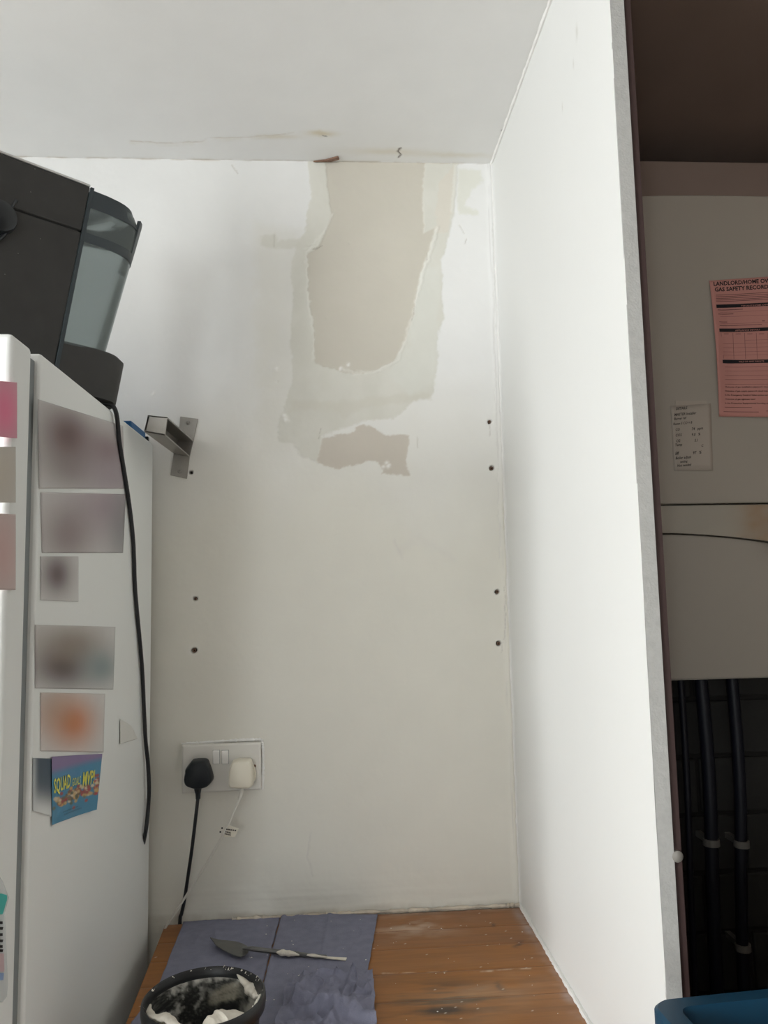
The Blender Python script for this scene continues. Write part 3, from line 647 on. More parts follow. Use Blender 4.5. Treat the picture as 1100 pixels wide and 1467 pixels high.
# folded sticker on the white cable
f0 = [Wp(317, 1199, -.034), Wp(336.5, 1199, -.036), Wp(342, 1187, -.036), Wp(327, 1182, -.034), Wp(321, 1190, -.034)]
lab = MB().prism(f0, (0, .0006, 0)).build('cable_label', M['cream'], wp, smooth=False)
g = MB(); ax = (Wp(340, 1192, -.0367)-Wp(324, 1188, -.0367)).normalized(); ay = (Wp(327, 1182, -.0367)-Wp(322, 1196, -.0367)).normalized()
for i, (a, b) in enumerate((((324,1188),(339,1190)), ((323,1191.5),(331,1193.5)), ((322,1194.5),(331,1196.5)))):
    p, q = Wp(*a, -.0372), Wp(*b, -.0372); n_ = 5
    for k in range(n_):
        u_, v_ = p.lerp(q, k/n_), p.lerp(q, (k+.7)/n_); h_ = Vector((0, 0, .0011))
        g.add([u_-h_, v_-h_, v_+h_, u_+h_], [(0,1,2,3)])
for p in ((318, 1186.5), (315.5, 1192)): 
    c = Wp(*p, -.0365); g.box(tuple(c-Vector((.0013, 0, .0013))), tuple(c+Vector((.0013, .001, .0013))))
g.build('label_print', M['ink'], lab, smooth=False)

# ================================================================== STEEL BRACKET
br = thing('wall_bracket', 'brushed steel loop bracket screwed to the back wall above the fridge corner', 'bracket', Wp(263, 643, 0))
yf = -.205; th = .0028
def Bk(px, py, y): return U(px, py, 'y', y)
# strip runs: plate top, flange out, front face, flange back, plate bottom; 'l' left edge, 'r' right edge
def strip(name, secs, off):
    """secs: list of (left point, right point); off: list of thickness offset vectors"""
    g = MB(); rings = []
    for (l, r_), o_ in zip(secs, off): rings.append([l, r_, r_+Vector(o_), l+Vector(o_)])
    return g.loft(rings).build(name, M['steel'], br, bevel=.0006, smooth=False)
TLo, TRo = Bk(258.5, 597, -.0005), Bk(284, 600.5, -.0005); tl, trr = Bk(255, 630, -.0005), Bk(277.5, 631, -.0005)
bl, brr = Bk(249, 650, -.0005), Bk(272, 655, -.0005); BLo, BRo = Bk(244.5, 681, -.0005), Bk(268, 686, -.0005)
up_ = Vector((0, -th, 0))
strip('upper_plate', [(TLo, TRo), (tl, trr)], [up_, up_]); strip('lower_plate', [(bl, brr), (BLo, BRo)], [up_, up_])
fTL, fTR, fBL, fBR = Bk(211.5, 594.5, yf), Bk(240, 597.5, yf), Bk(206.5, 619, yf), Bk(236.5, 624, yf)
strip('back_plate', [(tl, trr), (bl, brr)], [up_, up_])
strip('top_arm', [(tl, trr), (fTL, fTR)], [(0, 0, -th)]*2)
strip('bottom_arm', [(bl, brr), (fBL, fBR)], [(0, 0, th)]*2)
g = MB(); g.loft([[tl-Vector((0,0,th)), bl+Vector((0,0,th)), bl+Vector((th,0,th)), tl+Vector((th,0,-th))], [fTL-Vector((0,0,th)), fBL+Vector((0,0,th)), fBL+Vector((th,0,th)), fTL+Vector((th,0,-th))]])
g.build('side_web', M['steel_dark'], br, smooth=False)
strip('front_face', [(fTL, fTR), (fBL, fBR)], [(0, th, 0)]*2)
for p in ((269, 605.5), (257.5, 675.5)):
    c = Bk(*p, -.0035); MB().lathe([(0, 0), (.0042, 0), (.0040, .0012), (.0022, .0022), (.0014, .0012), (0, .0012)], c, 20, (0, -1, 0)).build('screw', M['screw'], br)

# ================================================================== FRIDGE
yk = -.045
fb = U(219.5, 636, 'x', XF); ZF = fb.z; yk = fb.y
lean = math.atan((U(219.5, 636, 'y', yk).x-U(208.5, 1400, 'y', yk).x)/(U(219.5, 636, 'y', yk).z-U(208.5, 1400, 'y', yk).z))
g0, g1, g2 = U(38.5, 1290, 'x', XF).y, U(26.5, 1290, 'x', XF).y, U(-2, 1200, 'x', XF).y
fr = thing('fridge_freezer', 'tall white fridge freezer with pictures stuck on its side, black cable hanging down', 'fridge', (XF-.3, (yk+g0)/2, 0))
def FX(p): return p
MB().box((XF-.60, g0, .03), (XF, yk, ZF)).build('cabinet', M['fridge'], fr, bevel=.004)
MB().box((XF-.59, g1-.001, .06), (XF-.007, g0+.002, ZF-.01)).build('door_gasket', M['gasket'], fr)
MB().box((XF-.60, g2, .06), (XF-.001, g1, ZF-.002)).build('door', M['fridge'], fr, bevel=.006, segs=3)
for x in (XF-.55, XF-.05):
    for y in (g0+.05, yk-.05): MB().lathe([(0, 0), (.02, 0), (.02, .03), (0, .03)], (x, y, 0), 16).build('foot', M['black_gloss'], fr)
Fd = lambda px, py, o=.002: U(px, py, 'x', XF+o)
FP = [Vector((XF-.05, yk+.012, ZF+.004)), Fd(128, 574, .004), Fd(172, 640, .004), Fd(184, 715, .004), Fd(190, 765, .004), Fd(192, 800, .004), Fd(194, 850, .004), Fd(203, 950, .0045), Fd(206, 1010, .005), Fd(208.5, 1060, .0055), Fd(212, 1095, .007), Fd(213.5, 1130, .008), Fd(212, 1160, .0055), Fd(208, 1195, .0045), Vector((XF-.02, yk+.012, Fd(204, 1250).z))]
FP = [Vector((XF-.03, Fd(160, 602).y, ZF+.0045)), Vector((XF+.0045, Fd(160, 602).y, ZF+.0042))]+FP[2:]
MB().tube(smoothpath(FP, 8), .0034, 10).build('hanging_cable', M['black_cable'], fr)

# pictures and cards stuck on the fridge side (seen only as soft colours)
def card(label, px4, blobs, base, name='photo_print', m='attr', curl=0, group=None, off=.0004, cat='photo', fade=0):
    q = [Fd(*p, off) for p in px4]   # tl tr br bl
    def P(A, B, D):
        Y = (q[0].y*(1-A)+q[1].y*A)*(1-B)+(q[3].y*(1-A)+q[2].y*A)*B
        Z = (q[0].z*(1-A)+q[1].z*A)*(1-B)+(q[3].z*(1-A)+q[2].z*A)*B
        return np.full(A.shape, XF+off)+D, Y, Z
    def fn(A, B):
        c = np.zeros(A.shape+(3,))+np.array(base[:3])
        for (a, b, sa, sb, col, s) in blobs: c = mixc(c, np.clip(gauss(A, B, (a, b), sa, sb)*s, 0, 1), col)
        ed = np.minimum(np.minimum(A, 1-A), np.minimum(B, 1-B)); c = mixc(c, np.clip(1-ed/.20, 0, 1)**.8*fade, (.72, .745, .735))
        return c, curl*(A**3)*.01+fbm(A*3, B*3)*.0006*(curl+.3)+.0004
    o = sheet(name, P, (0, 1), (0, 1), 40, 40, fn, M[m])
    sdm = o.modifiers.new('thick', 'SOLIDIFY'); sdm.thickness = .0004; sdm.offset = 1
    return tag(o, label, cat, group)
L = lambda *c: lin(*c)
E_ = (.50, .50, .49)
card('print with soft dark maroon top on the fridge side, highest of the prints', ((54,572),(176,610),(178,700),(56,700)),
     [(.28,.35,.22,.30,L(98,72,72),1.0),(.75,.45,.25,.25,L(120,92,98),.8),(.3,.75,.2,.2,L(112,96,92),.6),(.8,.85,.3,.25,L(152,138,146),.8)], (.62, .615, .60), group='prints on the fridge side')
card('print with pale mauve right half, under the maroon print on the fridge side', ((58,705),(180,708),(176,792),(60,792)),
     [(.7,.2,.35,.5,L(158,142,150),.9),(.25,.7,.2,.4,L(126,108,108),.8),(.95,.6,.15,.5,L(120,120,122),.7)], (.62, .615, .60), group='prints on the fridge side')
card('small print with brownish purple blot on the fridge side', ((58,797),(112,797),(112,862),(58,860)),
     [(.4,.4,.3,.35,L(104,88,92),1.0)], (.62, .615, .60), group='prints on the fridge side')
card('print with soft dark brown figure and teal corner on the fridge side', ((50,895),(165,898),(162,988),(50,986)),
     [(.3,.65,.25,.25,L(84,68,72),1.0),(.4,.3,.3,.25,L(128,112,98),.8),(.8,.65,.2,.2,L(124,140,142),.9)], (.62, .615, .60), group='prints on the fridge side')
card('print with a bright orange round shape, lowest of the prints on the fridge side', ((58,992),(150,994),(148,1078),(58,1076)),
     [(.45,.5,.26,.30,L(196,122,78),1.0),(.2,.3,.2,.3,L(170,136,110),.6)], (.62, .615, .60), group='prints on the fridge side')
card('pale white card tucked at the fridge back edge beside the hanging cable', ((172,1030),(188,1040),(197,1058),(172,1066)), [], L(215,215,210), name='white_card', cat='card', off=.0016)
card('dark slate blue sheet painted as the soft shade left of the blue leaflet', ((47,1086),(80,1087),(80,1172),(47,1162)),
     [(.5,1.0,1,.22,(.72,.745,.735),1),(0,.5,.10,1,(.6,.63,.64),.7)], L(56,74,90), name='shade_sheet', cat='card', m='attr', off=.0008, fade=0)  # dark fading tone painted where soft shadow lies beside the leaflet

# leaflet with yellow lettering
lf = thing('leaflet', 'bright blue leaflet with yellow lettering and food pictures on the fridge side', 'leaflet', Fd(105, 1140))
lq = [(74,1084),(142,1080),(134,1160),(74.5,1182)]
def leaf_fn(A, B):
    c = np.zeros(A.shape+(3,))+np.array(lin(46,128,166)[:3])
    c = mixc(c, np.clip((.30-B-.15*A)/.12, 0, 1), lin(124,104,150)); c = mixc(c, gauss(A, B, (.35,.30), .25,.04)*.8, lin(70,130,175))
    rg = random.Random(4)
    for cx_, cy_, nn_, sxx, syy in ((.22,.70,40,.20,.09),(.48,.62,40,.16,.12),(.76,.64,30,.09,.10),(.94,.56,26,.06,.12)):
        for k in range(nn_):
            a, b = cx_+rg.gauss(0, sxx*.5), cy_+rg.gauss(0, syy*.55)
            col = rg.choice([lin(150,60,60),lin(190,160,110),lin(205,190,160),lin(120,95,70),lin(165,45,60),lin(200,150,60),lin(95,100,80)])
            c = mixc(c, sm(np.hypot((A-a)*1.0, (B-b)*1.3)-.034, .014), col)
    return c, 0*A
def curlx(A): return .0016+.016*np.clip(A-.45, 0, 1)**2+.002*np.clip(.3-A, 0, 1)
def lP(A, B, D):
    q = [Fd(*p, .002) for p in lq]
    Y = (q[0].y*(1-A)+q[1].y*A)*(1-B)+(q[3].y*(1-A)+q[2].y*A)*B; Z = (q[0].z*(1-A)+q[1].z*A)*(1-B)+(q[3].z*(1-A)+q[2].z*A)*B
    return XF+curlx(A), Y, Z
ls = sheet('printed_sheet', lP, (0, 1), (0, 1), 120, 120, leaf_fn, M['glossprint'], lf)
def leaftext(txt, a, b, wA, hB, name, m, bold=0, slope=0):
    g = MB(); letters(g, txt, 1, (0, 0, 0), Vector((1, 0, 0)), Vector((0, 1, 0)), bold=bold)
    xs = [v[0] for v in g.v]; yv = [v[1] for v in g.v]; x0, x1, y0, y1 = min(xs), max(xs), min(yv), max(yv)
    out = []
    for v in g.v:
        A = a+(v[0]-x0)/(x1-x0)*wA; B = b-(v[1]-y0)/(y1-y0)*hB-slope*(A-a)
        X, Y, Z = lP(np.array(A), np.array(B), 0); out.append((float(X)+.0007, float(Y), float(Z)))
    g.v = out; return g.build(name, m, ls, smooth=False)
leaftext('SQUAD', .03, .59, .34, .26, 'yellow_lettering', M['yellow'], .02, .12)
leaftext('GOALS', .41, .50, .18, .13, 'small_lettering', M['yellow'], .0, .10)
leaftext('MVP!', .64, .54, .24, .25, 'yellow_lettering', M['yellow'], .02, .06)
leaftext('ooooooooooooo', .22, .87, .35, .015, 'fine_print', M['slate_ink'], 0, .05); leaftext('oooooooooooooo', .25, .92, .40, .02, 'fine_print', M['slate_ink'], 0, .05)

# things on the door edge, at the left border
card('pink card on the fridge door edge', ((-8,545),(24,548),(24,628),(-8,625)), [(.4,.5,.5,.4,L(222,112,146),1)], L(196,150,160), name='pink_card', cat='card', off=.0002)
card('pale salmon card lower on the fridge door edge', ((-8,735),(22,737),(22,845),(-8,845)), [(.4,.5,.5,.4,L(196,164,160),1)], L(186,176,172), name='salmon_card', cat='card', off=.0002)
card('cream card between the pink and salmon cards on the fridge door edge', ((-8,640),(22,640),(22,720),(-8,720)), [(.4,.5,.5,.4,L(186,178,166),1)], L(186,182,176), name='cream_card', cat='card', off=.0002)
# hanging packet with teal top
hp = thing('hanging_packet', 'clear packet with teal top hanging on the fridge door edge at the left border', 'packet', Fd(2, 1290))
xo = XF+.0008
def Fh(px, py, o=.0): return U(px, py, 'x', xo+o)
MB().prism([Fh(-14, 1242), Fh(0, 1262), Fh(9, 1286), Fh(3, 1308), Fh(5.5, 1360), Fh(7.5, 1410), Fh(6, 1428), Fh(0, 1436), Fh(-14, 1436)], (.003, 0, 0)).build('clear_sleeve', M['clear'], hp, bevel=.001)
MB().prism([Fh(-14, 1284, .0034), Fh(0, 1280, .0034), Fh(8, 1282, .0034), Fh(8.5, 1288, .0034), Fh(2, 1310, .0034), Fh(-14, 1310, .0034)], (.0015, 0, 0)).build('teal_band', M['teal'], hp, bevel=.0004)
g = MB()
for k, y in enumerate((1320, 1328, 1337, 1346, 1354, 1360)):
    g.prism([Fh(-10, y, .0034), Fh(3+k % 2, y, .0034), Fh(3, y+4, .0034), Fh(-10, y+4, .0034)], (.0006, 0, 0))
g.build('dark_lettering', M['ink'], hp, smooth=False)
MB().prism([Fh(-12, 1366, .0034), Fh(5, 1366, .0034), Fh(5.5, 1392, .0034), Fh(-12, 1392, .0034)], (.0005, 0, 0)).build('pink_label', mat('pale_pink_label', (.52, .38, .40), .5), hp, smooth=False)
MB().prism([Fh(-12, 1394, .0034), Fh(5, 1394, .0034), Fh(4, 1404, .0034), Fh(-12, 1406, .0034)], (.0005, 0, 0)).build('blue_label', mat('pale_blue_label', (.22, .32, .52), .5), hp, smooth=False)

# blue card and black box on top of the fridge behind the bracket
a = Fd(196, 612, -.006)
bx = tag(MB().box((XF-.20, -.16, ZF+.0004), (XF-.006, -.062, ZF+.015)).build('blue_folder', M['bluefolder'], bevel=.002), 'blue folder lying on the fridge top behind the steel bracket', 'folder')
tag(MB().box((XF-.055, -.060, ZF+.0004), (XF-.002, -.050, ZF+.008)).build('black_strip', M['black_gloss'], bevel=.001), 'small black strip on the fridge corner beside the blue folder', 'strip')

# ================================================================== COFFEE MACHINE on the fridge
dd = rt*((1602-550)/F) - up*((834-733.5)/F) + fw
AX = Vector((dd.x, dd.y, 0)).normalized(); NB = Vector((-AX.y, AX.x, 0))       # along the face away from us; into the body
P0m = CAM + (rt*((195-550)/F) - up*((340-733.5)/F) + fw)*1.19
def Mc(px, py, o=0.0): return UP(px, py, P0m+NB*o, AX.cross(Vector((0, 0, 1))))
zb_ = ZF+.0085
cm = thing('coffee_machine', 'black coffee machine with smoked water tank standing on the fridge top', 'coffee machine', (Mc(60, 300).x-.1, Mc(60, 300).y, zb_))
DEP = .155
topz = Mc(130, 268).z
seamT, seamB = Mc(129.5, 268), Mc(97, 430)
k = (zb_-seamB.z)/(seamB.z-seamT.z); seamG = seamB+(seamB-seamT)*k
Ltop, Lbot = Mc(-95, 215), None
Ltop = seamT-AX*.27; Ltop.z = topz; Lbot = Ltop.copy(); Lbot.z = zb_
midR = Mc(115.5, 331); midL = midR-AX*((midR-Ltop).dot(AX))
t_ = (midR.z-seamT.z)/(seamG.z-seamT.z); midR = seamT.lerp(seamG, t_); midL.z = midR.z
gap = Vector((0, 0, .0012))
MB().prism([Ltop, seamT, midR+gap, midL+gap], NB*DEP).build('upper_case', M['black_matte'], cm, bevel=.0018)
for u_, v_ in ((.03, .02), (.22, .02), (.03, .13), (.22, .13)):
    fp = Vector((seamG.x, seamG.y, ZF+.0002))-AX*u_+NB*v_; MB().lathe([(0, 0), (.010, 0), (.010, .0088), (0, .0088)], fp, 16).build('foot', M['black_gloss'], cm)
MB().prism([midL-gap, midR-gap, seamG, Lbot], NB*DEP).build('lower_case', M['black_matte'], cm, bevel=.0018)
ins = NB*.002
MB().prism([midL+gap*3+ins, midR+gap*3-AX*.004+ins, midR-gap*3-AX*.004+ins, midL-gap*3+ins], NB*(DEP-.004)).build('joint_core', M['dark_gap'], cm)
lidp = [Ltop+Vector((0, 0, .0004)), seamT+Vector((0, 0, .0004)), seamT+Vector((0, 0, .0035)), Ltop+Vector((0, 0, .0035))]
MB().prism([p-NB*.001 for p in lidp], NB*(DEP+.001)).build('top_trim', mat('silver_trim', (.55, .55, .53), .3, metal=.6), cm, bevel=.0008)
# water tank: rounded in plan, narrowing downward
tR = Mc(196, 345); wT = (tR-seamT).dot(AX)
tRb = Mc(173, 430); 
def wid(z):   # distance from the seam to the tank end at height z
    s = seamT.lerp(seamG, (z-seamT.z)/(seamG.z-seamT.z)); e = tR.lerp(tRb, (z-tR.z)/(tRb.z-tR.z)); return s, (e-s).dot(AX)
def plan(z, inset=0, n=18, wscale=1, d0=0, d1=1):
    s, wd = wid(z); s = Vector((s.x, s.y, z))+AX*(.0025+inset); wd = (wd-.0025)*wscale-inset*2; dp = DEP-inset*2; out = []
    for i in range(n+1):
        a = math.pi*(i/n)-math.pi/2
        # superellipse half: flat sides, round end
        cx_, sy_ = math.cos(a), math.sin(a)
        ex = 2/3.2; X = abs(cx_)**ex*wd*1.24; Y = (math.copysign(abs(sy_)**ex, sy_)*.5+.5)*dp
        out.append(s+AX*X+NB*(Y+inset))
    return out
z0m, z1m = zb_, topz-.004
zs = [z0m+(z1m-z0m)*t for t in (0, .25, .5, .7, .85, .93, .97, 1.0)]
rings = [plan(z, wscale=1-.0*(z > 0) - (.0 if t_i < 5 else (.03, .12, .30)[t_i-5])) for t_i, z in enumerate(zs)]
MB().loft(rings, cap=True).build('water_tank', M['smoke'], cm, ang=60)
inn = [plan(z, .0022, wscale=1-(.0 if t_i < 5 else (.03, .12, .30)[t_i-5])) for t_i, z in enumerate(zs[:-1]+[z1m-.002])]
# dark frame pieces seen through and on the tank: lid rim, inner handle frame, seam strip
zA, zB_ = Mc(135, 296).z, Mc(135, 282).z
def ringpiece(name, za, zb2, outset, m, i0=0, i1=19, ws=(1, 1)):
    r_ = []
    for z, w_ in ((za, ws[0]), (zb2, ws[1])):
        r_.append(plan(z, -outset, wscale=w_)[i0:i1])
    inner_ = [plan(z, .003, wscale=w_)[i0:i1] for z, w_ in ((za, ws[0]), (zb2, ws[1]))]
    g = MB(); n = len(r_[0])
    loop = lambda k: [r_[0][k], r_[1][k], inner_[1][k], inner_[0][k]]
    g.loft([loop(k) for k in range(n)]); return g.build(name, m, cm, ang=50)
ringpiece('tank_lid', Mc(135, 300).z, z1m-.001, .0007, M['frame_dark'], ws=(.99, .80))
ringpiece('tank_band', Mc(125, 347).z, Mc(125, 334).z, .0006, M['frame_dark'], 0, 10)
ringpiece('tank_grip', Mc(175, 352).z, Mc(180, 300).z, .0007, M['frame_dark'], 5, 12, (1, 1))
BZ = Mc(110, 492).z
MB().loft([plan(zb_, -.001, wscale=1.50), plan(BZ-.006, -.001, wscale=1.40), plan(BZ, .002, wscale=1.34)]).build('tank_base', M['black_matte'], cm, ang=40)
strip_ = [seamT+AX*.0005, seamT+AX*.006, seamG+AX*.006, seamG+AX*.0005]
MB().prism([p-NB*.0012 for p in strip_], NB*.004).build('tank_seam_strip', M['frame_dark'], cm, bevel=.0005)
# latch and looped cable on the case side
MB().tube(smoothpath([Mc(-14, 292, -.004), Mc(0, 290, -.006), Mc(10, 295, -.008), Mc(16, 297, -.010), Mc(20, 293, -.012), Mc(24, 287, -.013)], 6), .0022, 8).build('hook', M['black_gloss'], cm)
MB().lathe([(0, 0), (.020, 0), (.024, .004), (.022, .012), (.012, .016), (0, .016)], Mc(-4, 312, 0), 28, tuple(-NB)).build('side_knob', M['black_gloss'], cm, ang=50)
MB().tube(smoothpath([Mc(14, 300, -.008), Mc(16, 310, -.006), Mc(14, 322, -.004), Mc(6, 336, -.004), Mc(-4, 345, -.004)], 6), .0026, 8).build('loose_wire', M['black_gloss'], cm)
g = MB()
for p in ((44, 275), (58, 342), (26, 363), (7, 393), (50, 242)):
    c = Mc(*p, -.0004); g.lathe([(0, 0), (.0008, 0), (.0004, .0003), (0, .0003)], c, 6, tuple(-NB))
o = g.build('dust_specks', mat('grey_dust', (.15, .15, .14), .9), cm); o['kind'] = 'stuff'

# ================================================================== BOILER CUPBOARD
def B_(px, py, y=YB): return U(px, py, 'y', y)
zt_, zb2 = B_(1010, 281).z, B_(1010, 973).z
bx0, bx1 = XR+TH+.0125, .82
bo = thing('boiler', 'white wall-mounted gas boiler with papers stuck on its front, in the dark cupboard', 'boiler', ((bx0+bx1)/2, 0, zb2))
zg1 = B_(1010, 723).z; zg2 = B_(960, 765).z
def bulge(x): t = (x-bx0)/(bx1-bx0); return YB-.004*math.sin(math.pi*t)
def front_panel(name, zlo, zhi, m, n=24, thick=.02, lo_fn=None, hi_fn=None):
    rings = []
    for i in range(n+1):
        x = bx0+(bx1-bx0)*i/n; y = bulge(x); a = zlo if lo_fn is None else lo_fn(x); b = zhi if hi_fn is None else hi_fn(x)
        rings.append([Vector((x, y+thick, a)), Vector((x, y, a)), Vector((x, y, b)), Vector((x, y+thick, b))])
    return MB().loft(rings).build(name, m, bo, bevel=.002, ang=25)
def topz_(x): t = (x-bx0)/(bx1-bx0); return zt_-.006*(1-t)**6*3
def seam2(x):   # curved lower edge of the fascia
    xa = B_(960, 765).x; return zg2-.0007*0-max(0, x-xa)*.06-.35*max(0, x-xa-.02)**2*min(1, 1)
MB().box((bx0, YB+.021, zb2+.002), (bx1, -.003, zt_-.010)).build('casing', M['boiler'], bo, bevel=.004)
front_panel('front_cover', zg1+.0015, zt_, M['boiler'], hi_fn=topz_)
def fas():
    n = 60
    def P(A, B, D):
        X = bx0+(bx1-bx0)*A; lo = np.vectorize(lambda x: seam2(x)+.0012)(X); hi = zg1-.0012+X*0
        return X, np.vectorize(bulge)(X)-.0006, lo+(hi-lo)*B
    def fn(A, B):
        c = np.zeros(A.shape+(3,))+np.array((.36, .33, .275)); X = bx0+(bx1-bx0)*A; x1_ = B_(1090, 750).x
        c = mixc(c, np.clip(np.exp(-((X-x1_)/.035)**2)*.75*(1+fbm(A*20, B*5)), 0, 1), (.32, .215, .13)); return c, 0*A
    return P, fn
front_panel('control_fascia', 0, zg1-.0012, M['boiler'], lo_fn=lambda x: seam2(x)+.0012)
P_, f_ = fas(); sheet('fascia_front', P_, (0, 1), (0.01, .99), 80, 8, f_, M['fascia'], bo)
def lowP(A, B, D):
    X = bx0+(bx1-bx0)*A; hi = np.vectorize(lambda x: seam2(x)-.0012)(X); Z = zb2+(hi-zb2)*B
    xs_ = B_(1130, 780).x; dip = .018*np.exp(-((X-xs_)/.035)**2)*np.exp(-((hi-Z)/.018)**2)
    return X, np.vectorize(bulge)(X)+dip, Z
front_panel('lower_cover_core', zb2, 0, M['boiler'], hi_fn=lambda x: seam2(x)-.003).location.y += .0225
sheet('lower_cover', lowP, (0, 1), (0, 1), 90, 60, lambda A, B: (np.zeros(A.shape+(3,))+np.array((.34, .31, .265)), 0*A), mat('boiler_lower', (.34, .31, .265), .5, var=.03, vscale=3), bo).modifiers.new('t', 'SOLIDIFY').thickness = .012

# pink certificate
YC = YB-.0046
def Cq(px, py, o=0): return U(px, py, 'y', YC-o)
pc = thing('gas_safety_certificate', 'pink gas safety record sheet stuck on the boiler front', 'certificate', Cq(1090, 500))
cTL, cBL = Cq(1015.5, 402.5), Cq(1029, 597)
right = Vector((1, 0, .012)).normalized()
tr_ = Cq(1100, 397.5); right = (tr_-cTL).normalized(); br_ = Cq(1100, 598); right2 = (br_-cBL).normalized()
Wd = .29; cTR, cBR = cTL+right*Wd*.96, cBL+right2*Wd
def cP(A, B, D, o=0):
    X = (cTL.x*(1-A)+cTR.x*A)*(1-B)+(cBL.x*(1-A)+cBR.x*A)*B; Z = (cTL.z*(1-A)+cTR.z*A)*(1-B)+(cBL.z*(1-A)+cBR.z*A)*B
    return X, YC-.0008-.006*np.exp(-(A/.05)**2)*np.clip(np.sin(B*3.0), 0, 1)-o-.0022*np.clip(A*3, 0, 1), Z
ps = sheet('pink_sheet', cP, (0, 1), (0, 1), 60, 40, lambda A, B: (np.zeros(A.shape+(3,))+.5, 0*A), M['pink'], pc)
ps.modifiers.new('t', 'SOLIDIFY').thickness = .0003
# local coordinates of the sheet: solve A,B for a measured pixel
def cAB(px, py):
    p = Cq(px, py); B = .5
    for _ in range(8):
        l = cTL.lerp(cBL, B); r_ = cTR.lerp(cBR, B); A = (p.x-l.x)/(r_.x-l.x); zz0 = cTL.z*(1-A)+cTR.z*A; zz1 = cBL.z*(1-A)+cBR.z*A; B = (p.z-zz0)/(zz1-zz0)
    return A, B
def cpt(A, B, o=.0006): X, Y, Z = cP(np.array(A), np.array(B), 0, o); return Vector((float(X), float(Y), float(Z)))
Ra = lambda X, Y: cAB(1000+X*.15, 390+Y*.15)      # from the enlarged crop
def ctext(g, txt, X, Y, hpx, bold=0, width=None):
    a, b = Ra(X, Y); size = hpx*.15/1090*1.14*1.38
    ax = (cpt(a+.05, b)-cpt(a, b)); ax.y = 0; ax.normalize(); ay = (cpt(a, b-.05)-cpt(a, b)); ay.y = 0; ay.normalize()
    t2 = MB(); letters(t2, txt, size, (0, 0, 0), Vector((1, 0, 0)), Vector((0, 1, 0)), bold=bold*size)
    xs = [v[0] for v in t2.v]; sc = 1
    if width: sc = (width*.15/1090*1.14)/(max(xs)-min(xs))
    o_ = cpt(a, b, .0009); vs = []
    for v in t2.v:
        q = o_+ax*(v[0]*sc)+ay*v[1]; A = max(0, (q.x-cTL.x)/Wd); q.y = cpt(A, b, .0007).y; vs.append(tuple(q))
    g.add(vs, t2.f)
def cbar(g, X0, Y0, X1, Y1, o=.0005, n=8):
    a0, b0 = Ra(X0, Y0); b1 = Ra(X0, Y1)[1]; a1 = Ra(X1, Y1)[0]
    ps_ = [(a0+(a1-a0)*k/n) for k in range(n+1)]
    g.loft([[cpt(a, b0, o), cpt(a, b1, o)] for a in ps_], cap=False, closed=False)
g = MB(); ctext(g, 'LANDLORD/HOME OWNER', 140, 135, 42, .030, 700); ctext(g, 'GAS SAFETY RECORD', 150, 190, 42, .030, 560)
g.build('heading', M['ink'], ps, smooth=False)
g = MB()
for X, Y in ((160, 318), (185, 548), (218, 845)): cbar(g, X, Y, X+1500, Y+32)
g.build('black_bars', M['ink'], ps, smooth=False)
g = MB(); ctext(g, 'TENANT/HOME OWNER', 400, 335, 14, .01, 330); ctext(g, 'APPLIANCE DETAILS', 345, 569, 16, .01, 255); ctext(g, 'DETAILS OF ANY FAULTS', 335, 867, 16, .01, 305)
g.v = [(x, y-.0004, z) for x, y, z in g.v]; g.build('bar_lettering', M['pink'], ps, smooth=False)['kind'] = 'stuff'
g = MB()
for i, s_ in enumerate(('Outcome of gas installation pipework visual inspection?', 'Outcome of gas supply pipework visual inspection?', 'Is the Emergency Control Valve access satisfactory?', 'Outcome of gas tightness test?', 'Is the Protective Equipotential bonding satisfactory?')):
    ctext(g, s_, 246, 1106+i*38.5, 15, .012, len(s_)*10.4)
g.build('question_lines', M['ink'], ps, smooth=False)
g = MB()
def rule(X0, Y0, X1, Y1, w_=2.2):
    if abs(X1-X0) > abs(Y1-Y0): cbar(g, X0, Y0-w_/2, X1, Y0+w_/2, .0004, 10)
    else:
        (a0, b0), (a1, b1) = Ra(X0, Y0), Ra(X1, Y1); da = w_*.0009
        g.loft([[cpt(a0-da, b0, .0004), cpt(a1-da, b1, .0004)], [cpt(a0+da, b0, .0004), cpt(a1+da, b1, .0004)]], cap=False, closed=False)
for k, Y in enumerate((226, 242, 258, 274, 288)): rule(160, Y, 1500, Y, 5)
for X0, Y, X1, w_ in ((175,368,420,6),(180,408,330,6),(188,482,272,6),(600,472,626,7),(190,518,600,5),(245,1292,505,4),(235,1335,570,5),(640,1330,667,5)): rule(X0, Y, X1, Y, w_)
for Y in (390, 432, 500, 655, 690, 728, 768, 800): rule(200 if Y < 600 else 440 if Y == 655 else 225, Y, 1500, Y, 1.8)
for k, Y in enumerate((912, 950, 990, 1030, 1075)): rule(245, Y, 1500, Y, 2.2)
for X in (325, 435, 545, 655): rule(X, 585, X+10, 832, 1.1)
rule(205, 585, 230, 832, 1.1)
for X in (235, 350, 460, 570): rule(X, 595, X+50, 595, 5)
g.build('fine_rules', M['faint_ink'], ps, smooth=False)

